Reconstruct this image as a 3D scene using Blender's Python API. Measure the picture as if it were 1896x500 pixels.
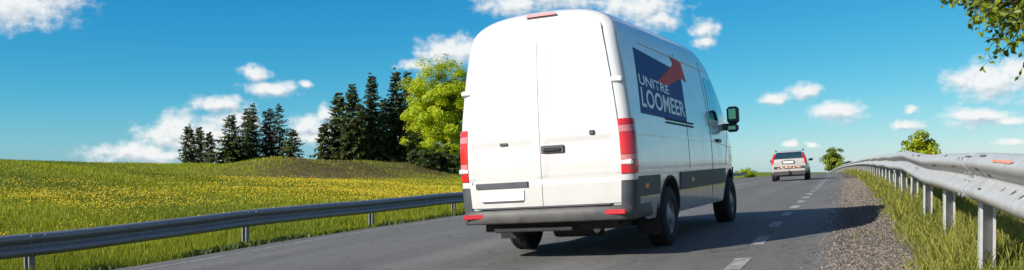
import bpy, math, random
import numpy as np
from mathutils import Vector, Matrix

for o in list(bpy.data.objects): bpy.data.objects.remove(o)
SC = bpy.context.scene
COL = SC.collection
R = math.radians
rng = np.random.default_rng(7)
random.seed(7)

# ------------------------------------------------------------------ camera
cd = bpy.data.cameras.new('camera'); cam = bpy.data.objects.new('camera', cd); COL.objects.link(cam)
cam.location = (0, 0, 1.0); cam.rotation_euler = (R(90), 0, 0)
cd.sensor_width = 36; cd.lens = 1722 / 1896 * 36
cd.shift_y = 66 / 1896
cd.clip_start = .05; cd.clip_end = 20000
SC.camera = cam

# ------------------------------------------------------------------ sun, sky, exposure
SUN_EL = R(28.5)
SUN_TO = Vector((-.862 * math.cos(SUN_EL), -.507 * math.cos(SUN_EL), math.sin(SUN_EL)))   # towards the sun
sd = bpy.data.lights.new('sun', 'SUN'); sun = bpy.data.objects.new('sun', sd); COL.objects.link(sun)
sd.energy = 4.8; sd.angle = R(.53); sd.color = (1, .95, .86)
sun.rotation_euler = SUN_TO.to_track_quat('Z', 'Y').to_euler(); sun.location = (-20, -20, 30)
SC.view_settings.view_transform = 'Standard'; SC.view_settings.look = 'None'
SC.view_settings.exposure = 0.7; SC.view_settings.gamma = 1.0
SC.view_settings.use_curve_mapping = False

# clouds: azimuth, elevation, half width, half height in degrees
CLOUDS = [(-28.1, 9.0, 3.11, 1.47), (-26.5, 9.9, 2.4, 1.19), (-21.6, 1.0, 3.31, 0.68), (-19.7, 2.4, 1.83, 1.13), (-20.6, 2.0, 1.46, 0.75), (-17.4, 3.9, 1.88, 0.57), (-16.4, 2.8, 1.68, 1.02), (-18.3, 1.9, 2.7, 1.26), (-15.5, 5.8, 0.93, 0.45), (-14.6, 4.9, 1.62, 0.55), (-12.5, 5.2, 0.51, 0.26), (-12.2, 2.5, 1.33, 0.85), (-11.3, 3.3, 0.7, 0.65), (-12.1, 1.9, 1.43, 0.46), (-4.1, 7.2, 1.99, 1.0), (-2.9, 7.4, 1.49, 0.93), (-5.8, 6.4, 1.12, 0.46), (0.4, 10.1, 2.5, 0.87), (2.7, 10.7, 3.65, 1.13), (8.2, 9.8, 2.28, 1.19), (9.0, 9.1, 1.36, 0.79), (6.4, 10.0, 1.48, 0.86), (11.7, 8.5, 0.83, 0.72), (11.7, 7.6, 0.64, 0.46), (15.8, 4.3, 0.92, 0.42), (17.3, 4.7, 0.91, 0.57), (19.3, 3.4, 1.6, 0.66), (23.2, 2.6, 0.93, 0.4), (27.2, 4.8, 2.16, 1.18), (28.7, 5.2, 1.79, 1.05), (25.9, 5.0, 0.91, 0.78), (26.6, 2.9, 1.81, 0.65), (28.0, 2.6, 0.88, 0.38), (23.3, 3.5, 0.36, 0.31), (16.6, 1.6, 0.52, 0.22), (17.8, 1.5, 0.51, 0.19), (28.1, 1.5, 0.83, 0.23), (31.4, 5.5, 1.94, 1.14), (30.4, 2.3, 1.48, 0.52)]
SKY_STRENGTH = .08


def make_world():
    w = bpy.data.worlds.new('World'); SC.world = w; w.use_nodes = True
    nt = w.node_tree; N = nt.nodes; L = nt.links; N.clear()

    def nd(t, **k):
        n = N.new(t)
        for a, b in k.items(): setattr(n, a, b)
        return n

    def put(sock, v):
        if isinstance(v, bpy.types.NodeSocket): L.new(v, sock)
        else: sock.default_value = v

    def m(op, a, b=None, c=None, clamp=False):
        n = nd('ShaderNodeMath', operation=op, use_clamp=clamp)
        put(n.inputs[0], a)
        if b is not None: put(n.inputs[1], b)
        if c is not None: put(n.inputs[2], c)
        return n.outputs[0]

    def vm(op, a, b=None, c=None):
        n = nd('ShaderNodeVectorMath', operation=op)
        put(n.inputs[0], a)
        if b is not None: put(n.inputs[1], b)
        if c is not None: put(n.inputs[2], c)
        return n.outputs['Value' if op == 'LENGTH' else 'Vector']

    sky = nd('ShaderNodeTexSky', sky_type='NISHITA')
    sky.sun_disc = False; sky.sun_elevation = SUN_EL
    sky.sun_rotation = math.atan2(SUN_TO.x, SUN_TO.y)
    sky.altitude = 0; sky.air_density = .7; sky.dust_density = .3; sky.ozone_density = 3.0
    # film-like colour response of the sky: deeper red fall-off, steadier blue
    k = 1 / (SKY_STRENGTH * 2 ** .7)
    ss = nd('ShaderNodeSeparateColor'); L.new(sky.outputs[0], ss.inputs[0])
    sc_ = nd('ShaderNodeCombineColor')
    L.new(m('MULTIPLY', m('POWER', ss.outputs[0], 2.35), .0084 * k), sc_.inputs[0])
    L.new(m('MULTIPLY', ss.outputs[1], .104 * k), sc_.inputs[1])
    L.new(m('MULTIPLY', m('POWER', ss.outputs[2], .55), .255 * k), sc_.inputs[2])
    skycol = sc_.outputs[0]

    tc = nd('ShaderNodeTexCoord')
    sp = nd('ShaderNodeSeparateXYZ'); L.new(tc.outputs['Generated'], sp.inputs[0])
    dx, dy, dz = sp.outputs
    az = m('MULTIPLY', m('ARCTAN2', dx, dy), 180 / math.pi)
    el = m('MULTIPLY', m('ARCSINE', dz), 180 / math.pi)
    cb = nd('ShaderNodeCombineXYZ'); L.new(az, cb.inputs[0]); L.new(el, cb.inputs[1])
    P = cb.outputs[0]
    # billows: warp the lookup, then fine fractal noise
    nz = nd('ShaderNodeTexNoise'); nz.inputs['Scale'].default_value = .55; nz.inputs['Detail'].default_value = 3
    L.new(P, nz.inputs['Vector'])
    wv = vm('MULTIPLY', vm('SUBTRACT', nz.outputs['Color'], (.5, .5, .5)), (1.6, .9, 0))
    Q = vm('ADD', P, wv)

    def field(pos):
        acc = None
        for a, e, w_, h in CLOUDS:
            v = vm('MULTIPLY_ADD', pos, (1 / w_, 1 / h, 0), (-a / w_, -e / h, 0))
            l = m('SUBTRACT', 1.0, vm('LENGTH', v))
            acc = l if acc is None else m('SMOOTH_MAX', acc, l, .25)
        return acc
    F = field(Q)
    big = nd('ShaderNodeTexNoise'); big.inputs['Scale'].default_value = .085; big.inputs['Detail'].default_value = 4
    big.inputs['Roughness'].default_value = .5
    sc2 = vm('MULTIPLY', P, (1, 2.2, 1)); L.new(sc2, big.inputs['Vector'])
    gen = m('MULTIPLY', m('SUBTRACT', big.outputs['Fac'], .56), 4.0)
    # the generic cloud field takes over beyond the clouds described one by one
    outA = m('MULTIPLY', m('SUBTRACT', m('ABSOLUTE', az), 31), .3, clamp=True)
    outE = m('MULTIPLY', m('SUBTRACT', el, 11.5), .3, clamp=True)
    out = m('MAXIMUM', outA, outE)
    gen = m('SUBTRACT', gen, m('MULTIPLY', m('SUBTRACT', 1.0, out), 2.0))
    F0 = F
    F = m('MAXIMUM', F, gen)
    fn = nd('ShaderNodeTexNoise'); fn.inputs['Scale'].default_value = 1.15; fn.inputs['Detail'].default_value = 7
    fn.inputs['Roughness'].default_value = .58; L.new(vm('MULTIPLY', P, (1, 1.35, 1)), fn.inputs['Vector'])
    fn2 = nd('ShaderNodeTexNoise'); fn2.inputs['Scale'].default_value = 1.15; fn2.inputs['Detail'].default_value = 7
    fn2.inputs['Roughness'].default_value = .58
    L.new(vm('MULTIPLY', vm('ADD', P, (-.22, .2, 0)), (1, 1.35, 1)), fn2.inputs['Vector'])
    D = m('ADD', F, m('MULTIPLY', m('SUBTRACT', fn.outputs['Fac'], .5), 1.65))
    mr = nd('ShaderNodeMapRange', interpolation_type='SMOOTHSTEP'); L.new(D, mr.inputs[0])
    mr.inputs[1].default_value = -.30; mr.inputs[2].default_value = .72
    dens = mr.outputs[0]
    F2 = field(vm('ADD', Q, (-.16, .34, 0)))
    rise = m('MULTIPLY', m('SUBTRACT', F0, F2), .55)
    lit = m('MULTIPLY', m('SUBTRACT', fn.outputs['Fac'], fn2.outputs['Fac']), .75)
    lum = m('ADD', m('ADD', .84, lit), m('MINIMUM', rise, .15))
    lum = m('MAXIMUM', m('MINIMUM', lum, .98), .52)
    cr = nd('ShaderNodeMix', data_type='RGBA'); 
    mr2 = nd('ShaderNodeMapRange'); L.new(lum, mr2.inputs[0]); mr2.inputs[1].default_value = .55; mr2.inputs[2].default_value = .93
    L.new(mr2.outputs[0], cr.inputs[0])
    cr.inputs[6].default_value = (.52 * k, .61 * k, .69 * k, 1); cr.inputs[7].default_value = (.93 * k, .94 * k, .93 * k, 1)
    mx = nd('ShaderNodeMix', data_type='RGBA'); L.new(m('MULTIPLY', dens, .95), mx.inputs[0])
    L.new(skycol, mx.inputs[6]); L.new(cr.outputs[2], mx.inputs[7])
    bg = nd('ShaderNodeBackground'); bg.inputs[1].default_value = SKY_STRENGTH
    L.new(mx.outputs[2], bg.inputs[0])
    ow = nd('ShaderNodeOutputWorld'); L.new(bg.outputs[0], ow.inputs[0])


make_world()

# ------------------------------------------------------------------ materials
MATS = {}


def mat(name, col, rough=.6, metal=0., var=.0, scale=8., bump=0., bscale=60., col2=None, coat=0., spec=None, trans=0., attr=False, emit=None, sub=0.):
    if name in MATS: return MATS[name]
    mt = bpy.data.materials.new(name); mt.use_nodes = True; MATS[name] = mt
    nt = mt.node_tree; N = nt.nodes; L = nt.links
    b = N['Principled BSDF']
    b.inputs['Roughness'].default_value = rough; b.inputs['Metallic'].default_value = metal
    if spec is not None: b.inputs['Specular IOR Level'].default_value = spec
    if coat: b.inputs['Coat Weight'].default_value = coat; b.inputs['Coat Roughness'].default_value = .06
    if trans: b.inputs['Transmission Weight'].default_value = trans
    c4 = (*col, 1)
    tc = N.new('ShaderNodeTexCoord')
    if attr:
        at = N.new('ShaderNodeAttribute'); at.attribute_name = 'tint'
        mx = N.new('ShaderNodeMix'); mx.data_type = 'RGBA'
        mx.inputs[6].default_value = c4; mx.inputs[7].default_value = (*(col2 or col), 1)
        L.new(at.outputs['Fac'], mx.inputs[0]); L.new(mx.outputs[2], b.inputs['Base Color'])
    elif var or col2:
        nz = N.new('ShaderNodeTexNoise'); nz.inputs['Scale'].default_value = scale; nz.inputs['Detail'].default_value = 6
        L.new(tc.outputs['Object'], nz.inputs['Vector'])
        rp = N.new('ShaderNodeMapRange'); rp.inputs[1].default_value = .35; rp.inputs[2].default_value = .65
        L.new(nz.outputs['Fac'], rp.inputs[0])
        mx = N.new('ShaderNodeMix'); mx.data_type = 'RGBA'
        c2 = col2 or tuple(x * (1 - var) for x in col)
        mx.inputs[6].default_value = c4; mx.inputs[7].default_value = (*c2, 1)
        L.new(rp.outputs[0], mx.inputs[0]); L.new(mx.outputs[2], b.inputs['Base Color'])
    else:
        b.inputs['Base Color'].default_value = c4
    if bump:
        nb = N.new('ShaderNodeTexNoise'); nb.inputs['Scale'].default_value = bscale; nb.inputs['Detail'].default_value = 5
        L.new(tc.outputs['Object'], nb.inputs['Vector'])
        bp = N.new('ShaderNodeBump'); bp.inputs['Strength'].default_value = bump; bp.inputs['Distance'].default_value = .02
        L.new(nb.outputs['Fac'], bp.inputs['Height']); L.new(bp.outputs[0], b.inputs['Normal'])
    if sub:      # thin leaves let light through
        tr = N.new('ShaderNodeBsdfTranslucent'); ms = N.new('ShaderNodeMixShader'); ms.inputs[0].default_value = sub
        src = b.inputs['Base Color'].links[0].from_socket if b.inputs['Base Color'].links else None
        if src: L.new(src, tr.inputs[0])
        else: tr.inputs[0].default_value = c4
        L.new(b.outputs[0], ms.inputs[1]); L.new(tr.outputs[0], ms.inputs[2])
        L.new(ms.outputs[0], N['Material Output'].inputs[0])
    if emit:
        b.inputs['Emission Color'].default_value = (*col, 1); b.inputs['Emission Strength'].default_value = emit
    return mt


def pnodes(name):
    mt = bpy.data.materials.new(name); mt.use_nodes = True; MATS[name] = mt
    return mt, mt.node_tree.nodes, mt.node_tree.links, mt.node_tree.nodes['Principled BSDF']


def noise(N, L, vec, scale, detail=6, rough=.55):
    n = N.new('ShaderNodeTexNoise'); n.inputs['Scale'].default_value = scale; n.inputs['Detail'].default_value = detail
    n.inputs['Roughness'].default_value = rough; L.new(vec, n.inputs['Vector']); return n.outputs['Fac']


def ramp(N, L, fac, lo, hi, a=0., b=1.):
    n = N.new('ShaderNodeMapRange'); n.inputs[1].default_value = lo; n.inputs[2].default_value = hi
    n.inputs[3].default_value = a; n.inputs[4].default_value = b; L.new(fac, n.inputs[0]); return n.outputs[0]


def mixc(N, L, fac, a, b, blend='MIX'):
    n = N.new('ShaderNodeMix'); n.data_type = 'RGBA'; n.blend_type = blend
    for s, v in ((n.inputs[0], fac), (n.inputs[6], a), (n.inputs[7], b)):
        if isinstance(v, bpy.types.NodeSocket): L.new(v, s)
        else: s.default_value = v if not isinstance(v, tuple) else (*v, 1)
    return n.outputs[2]


def asphalt_material():
    mt, N, L, b = pnodes('asphalt')
    at = N.new('ShaderNodeAttribute'); at.attribute_name = 'road_uv'
    sp = N.new('ShaderNodeSeparateXYZ'); L.new(at.outputs['Vector'], sp.inputs[0])
    geo = N.new('ShaderNodeNewGeometry')
    vec = geo.outputs['Position']
    fine = noise(N, L, vec, 48, 4, .8); mid = noise(N, L, vec, 2.2, 6); grit = noise(N, L, vec, 13, 5, .75)
    # patches stretched along the road
    st = N.new('ShaderNodeVectorMath'); st.operation = 'MULTIPLY'; st.inputs[1].default_value = (.05, 1.0, 1)
    L.new(at.outputs['Vector'], st.inputs[0]); streak = noise(N, L, st.outputs[0], 1.6, 5)
    c = mixc(N, L, ramp(N, L, fine, .3, .7), (.062, .059, .055), (.165, .158, .145))
    c = mixc(N, L, ramp(N, L, mid, .3, .75, 0, .5), c, (.105, .102, .095))
    c = mixc(N, L, ramp(N, L, streak, .45, .65, 0, .55), c, (.165, .160, .148))
    c = mixc(N, L, ramp(N, L, grit, .50, .68, 0, .55), c, (.055, .053, .05))
    c = mixc(N, L, ramp(N, L, grit, .46, .32, 0, .45), c, (.21, .20, .185))
    # polished wheel tracks and an oily middle, two of each per lane
    wt = N.new('ShaderNodeMath'); wt.operation = 'MULTIPLY_ADD'; L.new(sp.outputs[1], wt.inputs[0]); wt.inputs[1].default_value = 2 * math.pi / 1.91; wt.inputs[2].default_value = .6
    wn = N.new('ShaderNodeMath'); wn.operation = 'SINE'; L.new(wt.outputs[0], wn.inputs[0])
    c = mixc(N, L, ramp(N, L, wn.outputs[0], -.2, 1, 0, .38), c, (.078, .075, .07))
    # cracks
    vo = N.new('ShaderNodeTexVoronoi'); vo.feature = 'DISTANCE_TO_EDGE'; vo.inputs['Scale'].default_value = .55
    wa = N.new('ShaderNodeVectorMath'); wa.operation = 'ADD'; nn = N.new('ShaderNodeTexNoise'); nn.inputs['Scale'].default_value = 1.4
    L.new(at.outputs['Vector'], nn.inputs['Vector']); L.new(at.outputs['Vector'], wa.inputs[0]); L.new(nn.outputs['Color'], wa.inputs[1])
    L.new(wa.outputs[0], vo.inputs['Vector'])
    c = mixc(N, L, ramp(N, L, vo.outputs['Distance'], .0, .012, .6, 0), c, (.03, .03, .03))
    L.new(c, b.inputs['Base Color'])
    b.inputs['Roughness'].default_value = .82; b.inputs['Specular IOR Level'].default_value = .35
    bp = N.new('ShaderNodeBump'); bp.inputs['Strength'].default_value = .7; bp.inputs['Distance'].default_value = .012
    L.new(fine, bp.inputs['Height']); L.new(bp.outputs[0], b.inputs['Normal'])
    return mt


def gravel_material():
    mt, N, L, b = pnodes('gravel_bed')
    geo = N.new('ShaderNodeNewGeometry'); v = geo.outputs['Position']
    vo = N.new('ShaderNodeTexVoronoi'); vo.inputs['Scale'].default_value = 75; L.new(v, vo.inputs['Vector'])
    n1 = noise(N, L, v, 1.1, 6); n2 = noise(N, L, v, 90, 3)
    c = mixc(N, L, vo.outputs['Color'], (.075, .058, .045), (.185, .148, .118))
    c = mixc(N, L, ramp(N, L, n1, .4, .65, 0, .75), c, (.125, .092, .064))
    c = mixc(N, L, ramp(N, L, n2, .4, .7, 0, .4), c, (.07, .06, .05))
    L.new(c, b.inputs['Base Color']); b.inputs['Roughness'].default_value = .95
    bp = N.new('ShaderNodeBump'); bp.inputs['Strength'].default_value = 1; bp.inputs['Distance'].default_value = .03
    L.new(vo.outputs['Distance'], bp.inputs['Height']); L.new(bp.outputs[0], b.inputs['Normal'])
    return mt


def ground_material():
    mt, N, L, b = pnodes('meadow_ground')
    geo = N.new('ShaderNodeNewGeometry'); v = geo.outputs['Position']
    at = N.new('ShaderNodeAttribute'); at.attribute_name = 'tint'      # dry bank
    n1 = noise(N, L, v, .12, 6); n2 = noise(N, L, v, 1.7, 6); n3 = noise(N, L, v, 9, 5)
    c = mixc(N, L, ramp(N, L, n1, .35, .65), (.11, .14, .010), (.18, .20, .014))
    c = mixc(N, L, ramp(N, L, n2, .45, .7, 0, .6), c, (.14, .135, .03))
    c = mixc(N, L, ramp(N, L, n3, .4, .7, 0, .55), c, (.045, .07, .01))
    dry = mixc(N, L, ramp(N, L, n3, .35, .65), (.13, .085, .040), (.070, .050, .022))
    f = N.new('ShaderNodeMath'); f.operation = 'MULTIPLY'; f.use_clamp = True
    L.new(at.outputs['Fac'], f.inputs[0]); L.new(ramp(N, L, n2, .36, .58, .1, 1.1), f.inputs[1])
    c = mixc(N, L, f.outputs[0], c, dry)
    L.new(c, b.inputs['Base Color']); b.inputs['Roughness'].default_value = .95; b.inputs['Specular IOR Level'].default_value = .1
    bp = N.new('ShaderNodeBump'); bp.inputs['Strength'].default_value = .8; bp.inputs['Distance'].default_value = .08
    L.new(n3, bp.inputs['Height']); L.new(bp.outputs[0], b.inputs['Normal'])
    return mt


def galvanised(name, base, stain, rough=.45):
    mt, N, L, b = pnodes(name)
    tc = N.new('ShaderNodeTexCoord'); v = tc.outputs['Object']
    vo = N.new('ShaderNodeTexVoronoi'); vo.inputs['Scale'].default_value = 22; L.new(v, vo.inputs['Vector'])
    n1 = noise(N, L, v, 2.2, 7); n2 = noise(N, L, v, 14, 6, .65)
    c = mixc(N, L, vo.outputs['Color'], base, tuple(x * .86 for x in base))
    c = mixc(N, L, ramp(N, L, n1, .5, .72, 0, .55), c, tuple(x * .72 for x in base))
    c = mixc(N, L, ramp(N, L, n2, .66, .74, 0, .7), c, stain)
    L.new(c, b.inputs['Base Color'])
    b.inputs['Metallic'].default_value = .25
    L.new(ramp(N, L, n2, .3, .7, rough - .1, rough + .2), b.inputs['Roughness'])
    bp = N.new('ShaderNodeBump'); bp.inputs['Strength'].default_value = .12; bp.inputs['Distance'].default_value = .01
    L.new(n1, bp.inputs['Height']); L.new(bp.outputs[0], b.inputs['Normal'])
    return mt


def van_paint():
    mt, N, L, b = pnodes('white_van_paint')
    tc = N.new('ShaderNodeTexCoord'); v = tc.outputs['Object']
    sp = N.new('ShaderNodeSeparateXYZ'); L.new(v, sp.inputs[0])
    n1 = noise(N, L, v, 3.0, 7, .6); n2 = noise(N, L, v, 18, 6, .7)
    low = ramp(N, L, sp.outputs[2], .35, 1.5, 1, 0)      # road film kept near the wheels
    g = N.new('ShaderNodeMath'); g.operation = 'MULTIPLY'; L.new(low, g.inputs[0]); L.new(ramp(N, L, n1, .25, .75, .15, .8), g.inputs[1])
    c = mixc(N, L, g.outputs[0], (.565, .56, .55), (.36, .345, .32))
    c = mixc(N, L, ramp(N, L, n2, .62, .8, 0, .15), c, (.55, .53, .5))
    L.new(c, b.inputs['Base Color'])
    L.new(ramp(N, L, n1, .3, .7, .24, .42), b.inputs['Roughness'])
    b.inputs['Coat Weight'].default_value = 1.0; b.inputs['Coat Roughness'].default_value = .1; b.inputs['Coat IOR'].default_value = 1.7
    return mt


ASPHALT = asphalt_material(); GRAVEL = gravel_material(); GROUND = ground_material()
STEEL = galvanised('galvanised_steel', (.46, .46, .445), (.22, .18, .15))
STEEL_DARK = galvanised('shade_toned_steel', (.21, .22, .23), (.12, .10, .09))  # darker copy of the steel: the left rail's shade is put into its colour
VANP = van_paint()
M_PAINT = mat('road_marking_paint', (.36, .35, .335), .8, scale=11, col2=(.13, .127, .12))
M_PAINTW = mat('worn_marking_paint', (.26, .255, .245), .85, scale=9, col2=(.11, .108, .10))
M_DARKPL = mat('dark_grey_plastic', (.050, .058, .068), .55, var=.25, scale=6)
M_BUMPER = mat('bumper_plastic', (.040, .040, .042), .6, var=.35, scale=5, col2=(.075, .072, .068))
M_BLACK = mat('black_rubber', (.018, .018, .019), .85, var=.3, scale=20, bump=.3, bscale=40)
M_UNDER = mat('underbody', (.022, .021, .021), .8, var=.5, scale=7)
M_RIM = mat('steel_rim', (.30, .30, .31), .45, metal=.7, var=.3)
M_REDL = mat('red_lens', (.50, .012, .018), .12, coat=.6)
M_CLEARL = mat('clear_lens', (.50, .17, .18), .15, coat=.5)
M_BRAKE = mat('brake_lens', (.50, .26, .25), .2, coat=.5)
M_AMBER = mat('amber_reflector', (.62, .16, .02), .25)
M_REFL = mat('red_reflector', (.42, .02, .03), .3)
M_GLASS = mat('tinted_glass', (.012, .03, .036), .04, coat=1.0, spec=.9)
M_MIRROR = mat('mirror_glass', (.05, .24, .21), .08, metal=1.0)
M_BLUE = mat('blue_vinyl', (.010, .060, .23), .6, spec=.2)
M_REDV = mat('red_vinyl', (.60, .07, .065), .6, spec=.2)
M_WHITEV = mat('white_vinyl', (.74, .76, .80), .4)
M_GREYSEAM = mat('seam_shadow', (.10, .10, .098), .7)
M_PLATE = mat('number_plate_white', (.66, .66, .64), .4, var=.1)
M_CHROME = mat('chrome', (.6, .6, .6), .2, metal=1.)
M_SILVER = mat('silver_car_paint', (.50, .47, .44), .35, metal=.35, var=.12, scale=3, coat=.5)
M_CLAD = mat('car_cladding', (.035, .036, .038), .6)
M_COPPER = mat('copper_reflective', (.62, .30, .17), .35, var=.5, scale=18, col2=(.16, .06, .035))
M_COPPERL = mat('pale_copper', (.75, .50, .36), .4)
M_RUST = mat('orange_scrape', (.62, .20, .10), .7, var=.4, scale=60, col2=(.42, .22, .15))
M_SCRATCH = mat('dark_scratch', (.10, .095, .09), .7, var=.5, scale=50)
M_BARK = mat('bark', (.085, .062, .045), .95, var=.5, scale=9, bump=.6, bscale=14)

# ------------------------------------------------------------------ mesh helpers


def finish(o, label=None, cat=None, group=None, kind=None):
    for k, v in (('label', label), ('category', cat), ('group', group), ('kind', kind)):
        if v: o[k] = v
    return o


def empty(name, label=None, cat=None, group=None, loc=(0, 0, 0), rz=0, matrix=None):
    o = bpy.data.objects.new(name, None); COL.objects.link(o); o.empty_display_size = .3
    if matrix is not None: o.matrix_world = matrix
    else: o.location = loc; o.rotation_euler = (0, 0, rz)
    return finish(o, label, cat, group)


class MB:
    def __init__(s): s.v = []; s.f = []; s.sm = []

    def add(s, vs, fs, smooth=False):
        n = len(s.v); s.v.extend([tuple(x) for x in vs])
        s.f.extend([tuple(i + n for i in f) for f in fs]); s.sm.extend([smooth] * len(fs)); return s

    def box(s, c, d, M=None, bev=0.):
        x, y, z = (k / 2 for k in d)
        if bev:
            b = min(bev, x * .9, y * .9, z * .9); vs = []; fs = []
            # chamfered box: 24 verts
            idx = {}
            for sx in (-1, 1):
                for sy in (-1, 1):
                    for sz in (-1, 1):
                        for a in range(3):
                            p = [sx * (x - b), sy * (y - b), sz * (z - b)]; p[a] = (sx * x, sy * y, sz * z)[a]
                            idx[(sx, sy, sz, a)] = len(vs); vs.append(p)
            for a in range(3):
                o1, o2 = [k for k in range(3) if k != a]
                for sg in (-1, 1):
                    q = []
                    for (i, j) in ((-1, -1), (1, -1), (1, 1), (-1, 1)):
                        k = [0, 0, 0]; k[a] = sg; k[o1] = i; k[o2] = j; q.append(idx[(*k, a)])
                    fs.append(q if sg * (1 if a != 1 else -1) > 0 else q[::-1])
                for i in (-1, 1):
                    for j in (-1, 1):
                        def kk(t, ax):
                            k = [0, 0, 0]; k[a] = t; k[o1] = i; k[o2] = j; return idx[(*k, ax)]
                        fs.append([kk(-1, o1), kk(1, o1), kk(1, o2), kk(-1, o2)])
            for sx in (-1, 1):
                for sy in (-1, 1):
                    for sz in (-1, 1): fs.append([idx[(sx, sy, sz, a)] for a in range(3)])
        else:
            vs = [(i, j, k) for i in (-x, x) for j in (-y, y) for k in (-z, z)]
            fs = [(0, 1, 3, 2), (4, 6, 7, 5), (0, 4, 5, 1), (2, 3, 7, 6), (0, 2, 6, 4), (1, 5, 7, 3)]
        c = Vector(c)
        vs = [(M @ Vector(q) if M is not None else Vector(q)) + c for q in vs]
        return s.add(vs, fs)

    def grid(s, rows, smooth=True, closed=False):
        n = len(rows); m_ = len(rows[0]); vs = [p for r in rows for p in r]; fs = []
        for i in range(n - 1):
            for j in range(m_ - (0 if closed else 1)):
                k = (j + 1) % m_
                fs.append((i * m_ + j, i * m_ + k, (i + 1) * m_ + k, (i + 1) * m_ + j))
        return s.add(vs, fs, smooth)

    def tube(s, path, rad, n=8, cap=True, smooth=True):
        path = [Vector(p) for p in path]
        if not hasattr(rad, '__len__'): rad = [rad] * len(path)
        rows = []
        for i, p in enumerate(path):
            d = (path[min(i + 1, len(path) - 1)] - path[max(i - 1, 0)]).normalized()
            a = d.orthogonal() if abs(d.z) > .95 else Vector((-d.y, d.x, 0))
            a.normalize(); b = d.cross(a)
            rows.append([p + (a * math.cos(t) + b * math.sin(t)) * rad[i] for t in [2 * math.pi * k / n for k in range(n)]])
        s.grid(rows, smooth, True)
        if cap:
            k = len(s.v); s.add(rows[0], [tuple(range(n))[::-1]]); s.add(rows[-1], [tuple(range(n))])
        return s

    def lathe_x(s, prof, c=(0, 0, 0), n=32, smooth=True):       # profile (x, r) round the x axis
        c = Vector(c)
        rows = [[c + Vector((x, r * math.cos(t), r * math.sin(t))) for t in [2 * math.pi * k / n for k in range(n)]] for x, r in prof]
        return s.grid(rows, smooth, True)

    def thick_patch(s, rows, offs, smooth=True):       # rows of points, same rows pushed inwards by offs (vector per point)
        n, m_ = len(rows), len(rows[0])
        s.grid(rows, smooth)
        back = [[Vector(p) + Vector(o) for p, o in zip(r, q)] for r, q in zip(rows, offs)]
        per = [(0, j) for j in range(m_)] + [(i, m_ - 1) for i in range(1, n)] + [(n - 1, j) for j in range(m_ - 2, -1, -1)] + [(i, 0) for i in range(n - 2, 0, -1)]
        a = [rows[i][j] for i, j in per]; b = [back[i][j] for i, j in per]; k = len(per)
        s.add(list(a) + list(b), [(i, i + k, (i + 1) % k + k, (i + 1) % k) for i in range(k)])
        return s

    def build(s, name, material, parent=None, loc=None):
        me = bpy.data.meshes.new(name); me.from_pydata(s.v, [], s.f); me.update()
        me.polygons.foreach_set('use_smooth', s.sm)
        if material: me.materials.append(material)
        o = bpy.data.objects.new(name, me); COL.objects.link(o)
        if loc is not None: o.location = loc
        if parent: o.parent = parent
        return o


def raw_mesh(name, V, tris, material, tint=None, smooth=False, quads=None):
    """fast mesh from numpy: V (n,3), tris (m,3), quads (k,4); tint per vertex"""
    me = bpy.data.meshes.new(name)
    nq = 0 if quads is None else len(quads); ntr = 0 if tris is None else len(tris)
    me.vertices.add(len(V)); me.vertices.foreach_set('co', np.ascontiguousarray(V, dtype=np.float32).ravel())
    idx = []
    if nq: idx.append(np.asarray(quads).ravel())
    if ntr: idx.append(np.asarray(tris).ravel())
    idx = np.concatenate(idx).astype(np.int32)
    me.loops.add(len(idx)); me.loops.foreach_set('vertex_index', idx)
    me.polygons.add(nq + ntr)
    st = np.concatenate([np.arange(nq) * 4, nq * 4 + np.arange(ntr) * 3]).astype(np.int32)
    me.polygons.foreach_set('loop_start', st)
    me.polygons.foreach_set('use_smooth', np.full(nq + ntr, smooth))
    me.update(calc_edges=True)
    if tint is not None:
        a = me.attributes.new('tint', 'FLOAT', 'POINT'); a.data.foreach_set('value', np.asarray(tint, dtype=np.float32))
    if material: me.materials.append(material)
    o = bpy.data.objects.new(name, me); COL.objects.link(o)
    return o


def copy_obj(o, parent=None, loc=None):
    c = o.copy(); COL.objects.link(c)
    if parent: c.parent = parent
    if loc is not None: c.location = loc
    return c


# ------------------------------------------------------------------ the lie of the land
TH = R(20); SN, CS = math.sin(TH), math.cos(TH); KC = 3.4e-4; BANK = .058
ZK = np.array([(-200, -1.2), (-60, -.55), (0, -.10), (9.5, .03), (14.5, .15), (20, .22), (35, .36), (49, .465), (80, .585), (105, .61), (130, .52), (170, -.05), (260, -1.9), (500, -6), (1500, -16), (9000, -24)], float)


def pchip(x, K):
    x = np.asarray(x, float); X, Y = K[:, 0], K[:, 1]; h = np.diff(X); d = np.diff(Y) / h
    mm = np.zeros(len(X)); mm[0], mm[-1] = d[0], d[-1]
    for i in range(1, len(X) - 1):
        mm[i] = 0 if d[i - 1] * d[i] <= 0 else 2 * d[i - 1] * d[i] / (d[i - 1] + d[i])
    i = np.clip(np.searchsorted(X, x) - 1, 0, len(h) - 1); t = np.clip((x - X[i]) / h[i], 0, 1)
    t2, t3 = t * t, t * t * t
    return (2 * t3 - 3 * t2 + 1) * Y[i] + (t3 - 2 * t2 + t) * h[i] * mm[i] + (-2 * t3 + 3 * t2) * Y[i + 1] + (t3 - t2) * h[i] * mm[i + 1]


def bend(s): return .5 * KC * np.clip(np.asarray(s, float) - 20, 0, 480) ** 2
def XY(s, p): q = np.asarray(p, float) - bend(s); return s * SN + q * CS, s * CS - q * SN
def SP(x, y): s = x * SN + y * CS; return s, x * CS - y * SN + bend(s)
def sst(a, b, x): t = np.clip((x - a) / (b - a), 0, 1); return t * t * (3 - 2 * t)


# cross profile relative to the banked carriageway plane
FIELD = np.array([(-9000, -4), (-900, 1.2), (-200, 1.6), (-90, 1.75), (-62, 1.95), (-50, 1.85), (-38, 1.12), (-26, .36), (-16, -.30), (-12.6, -.58), (-11.2, -.58), (-10.0, -.52), (-9.35, -.40)], float)
PL, PR = -9.25, -.10       # asphalt edges


def road_z(s, p): return pchip(s, ZK) + BANK * (np.asarray(p, float) + 3.03)


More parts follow.
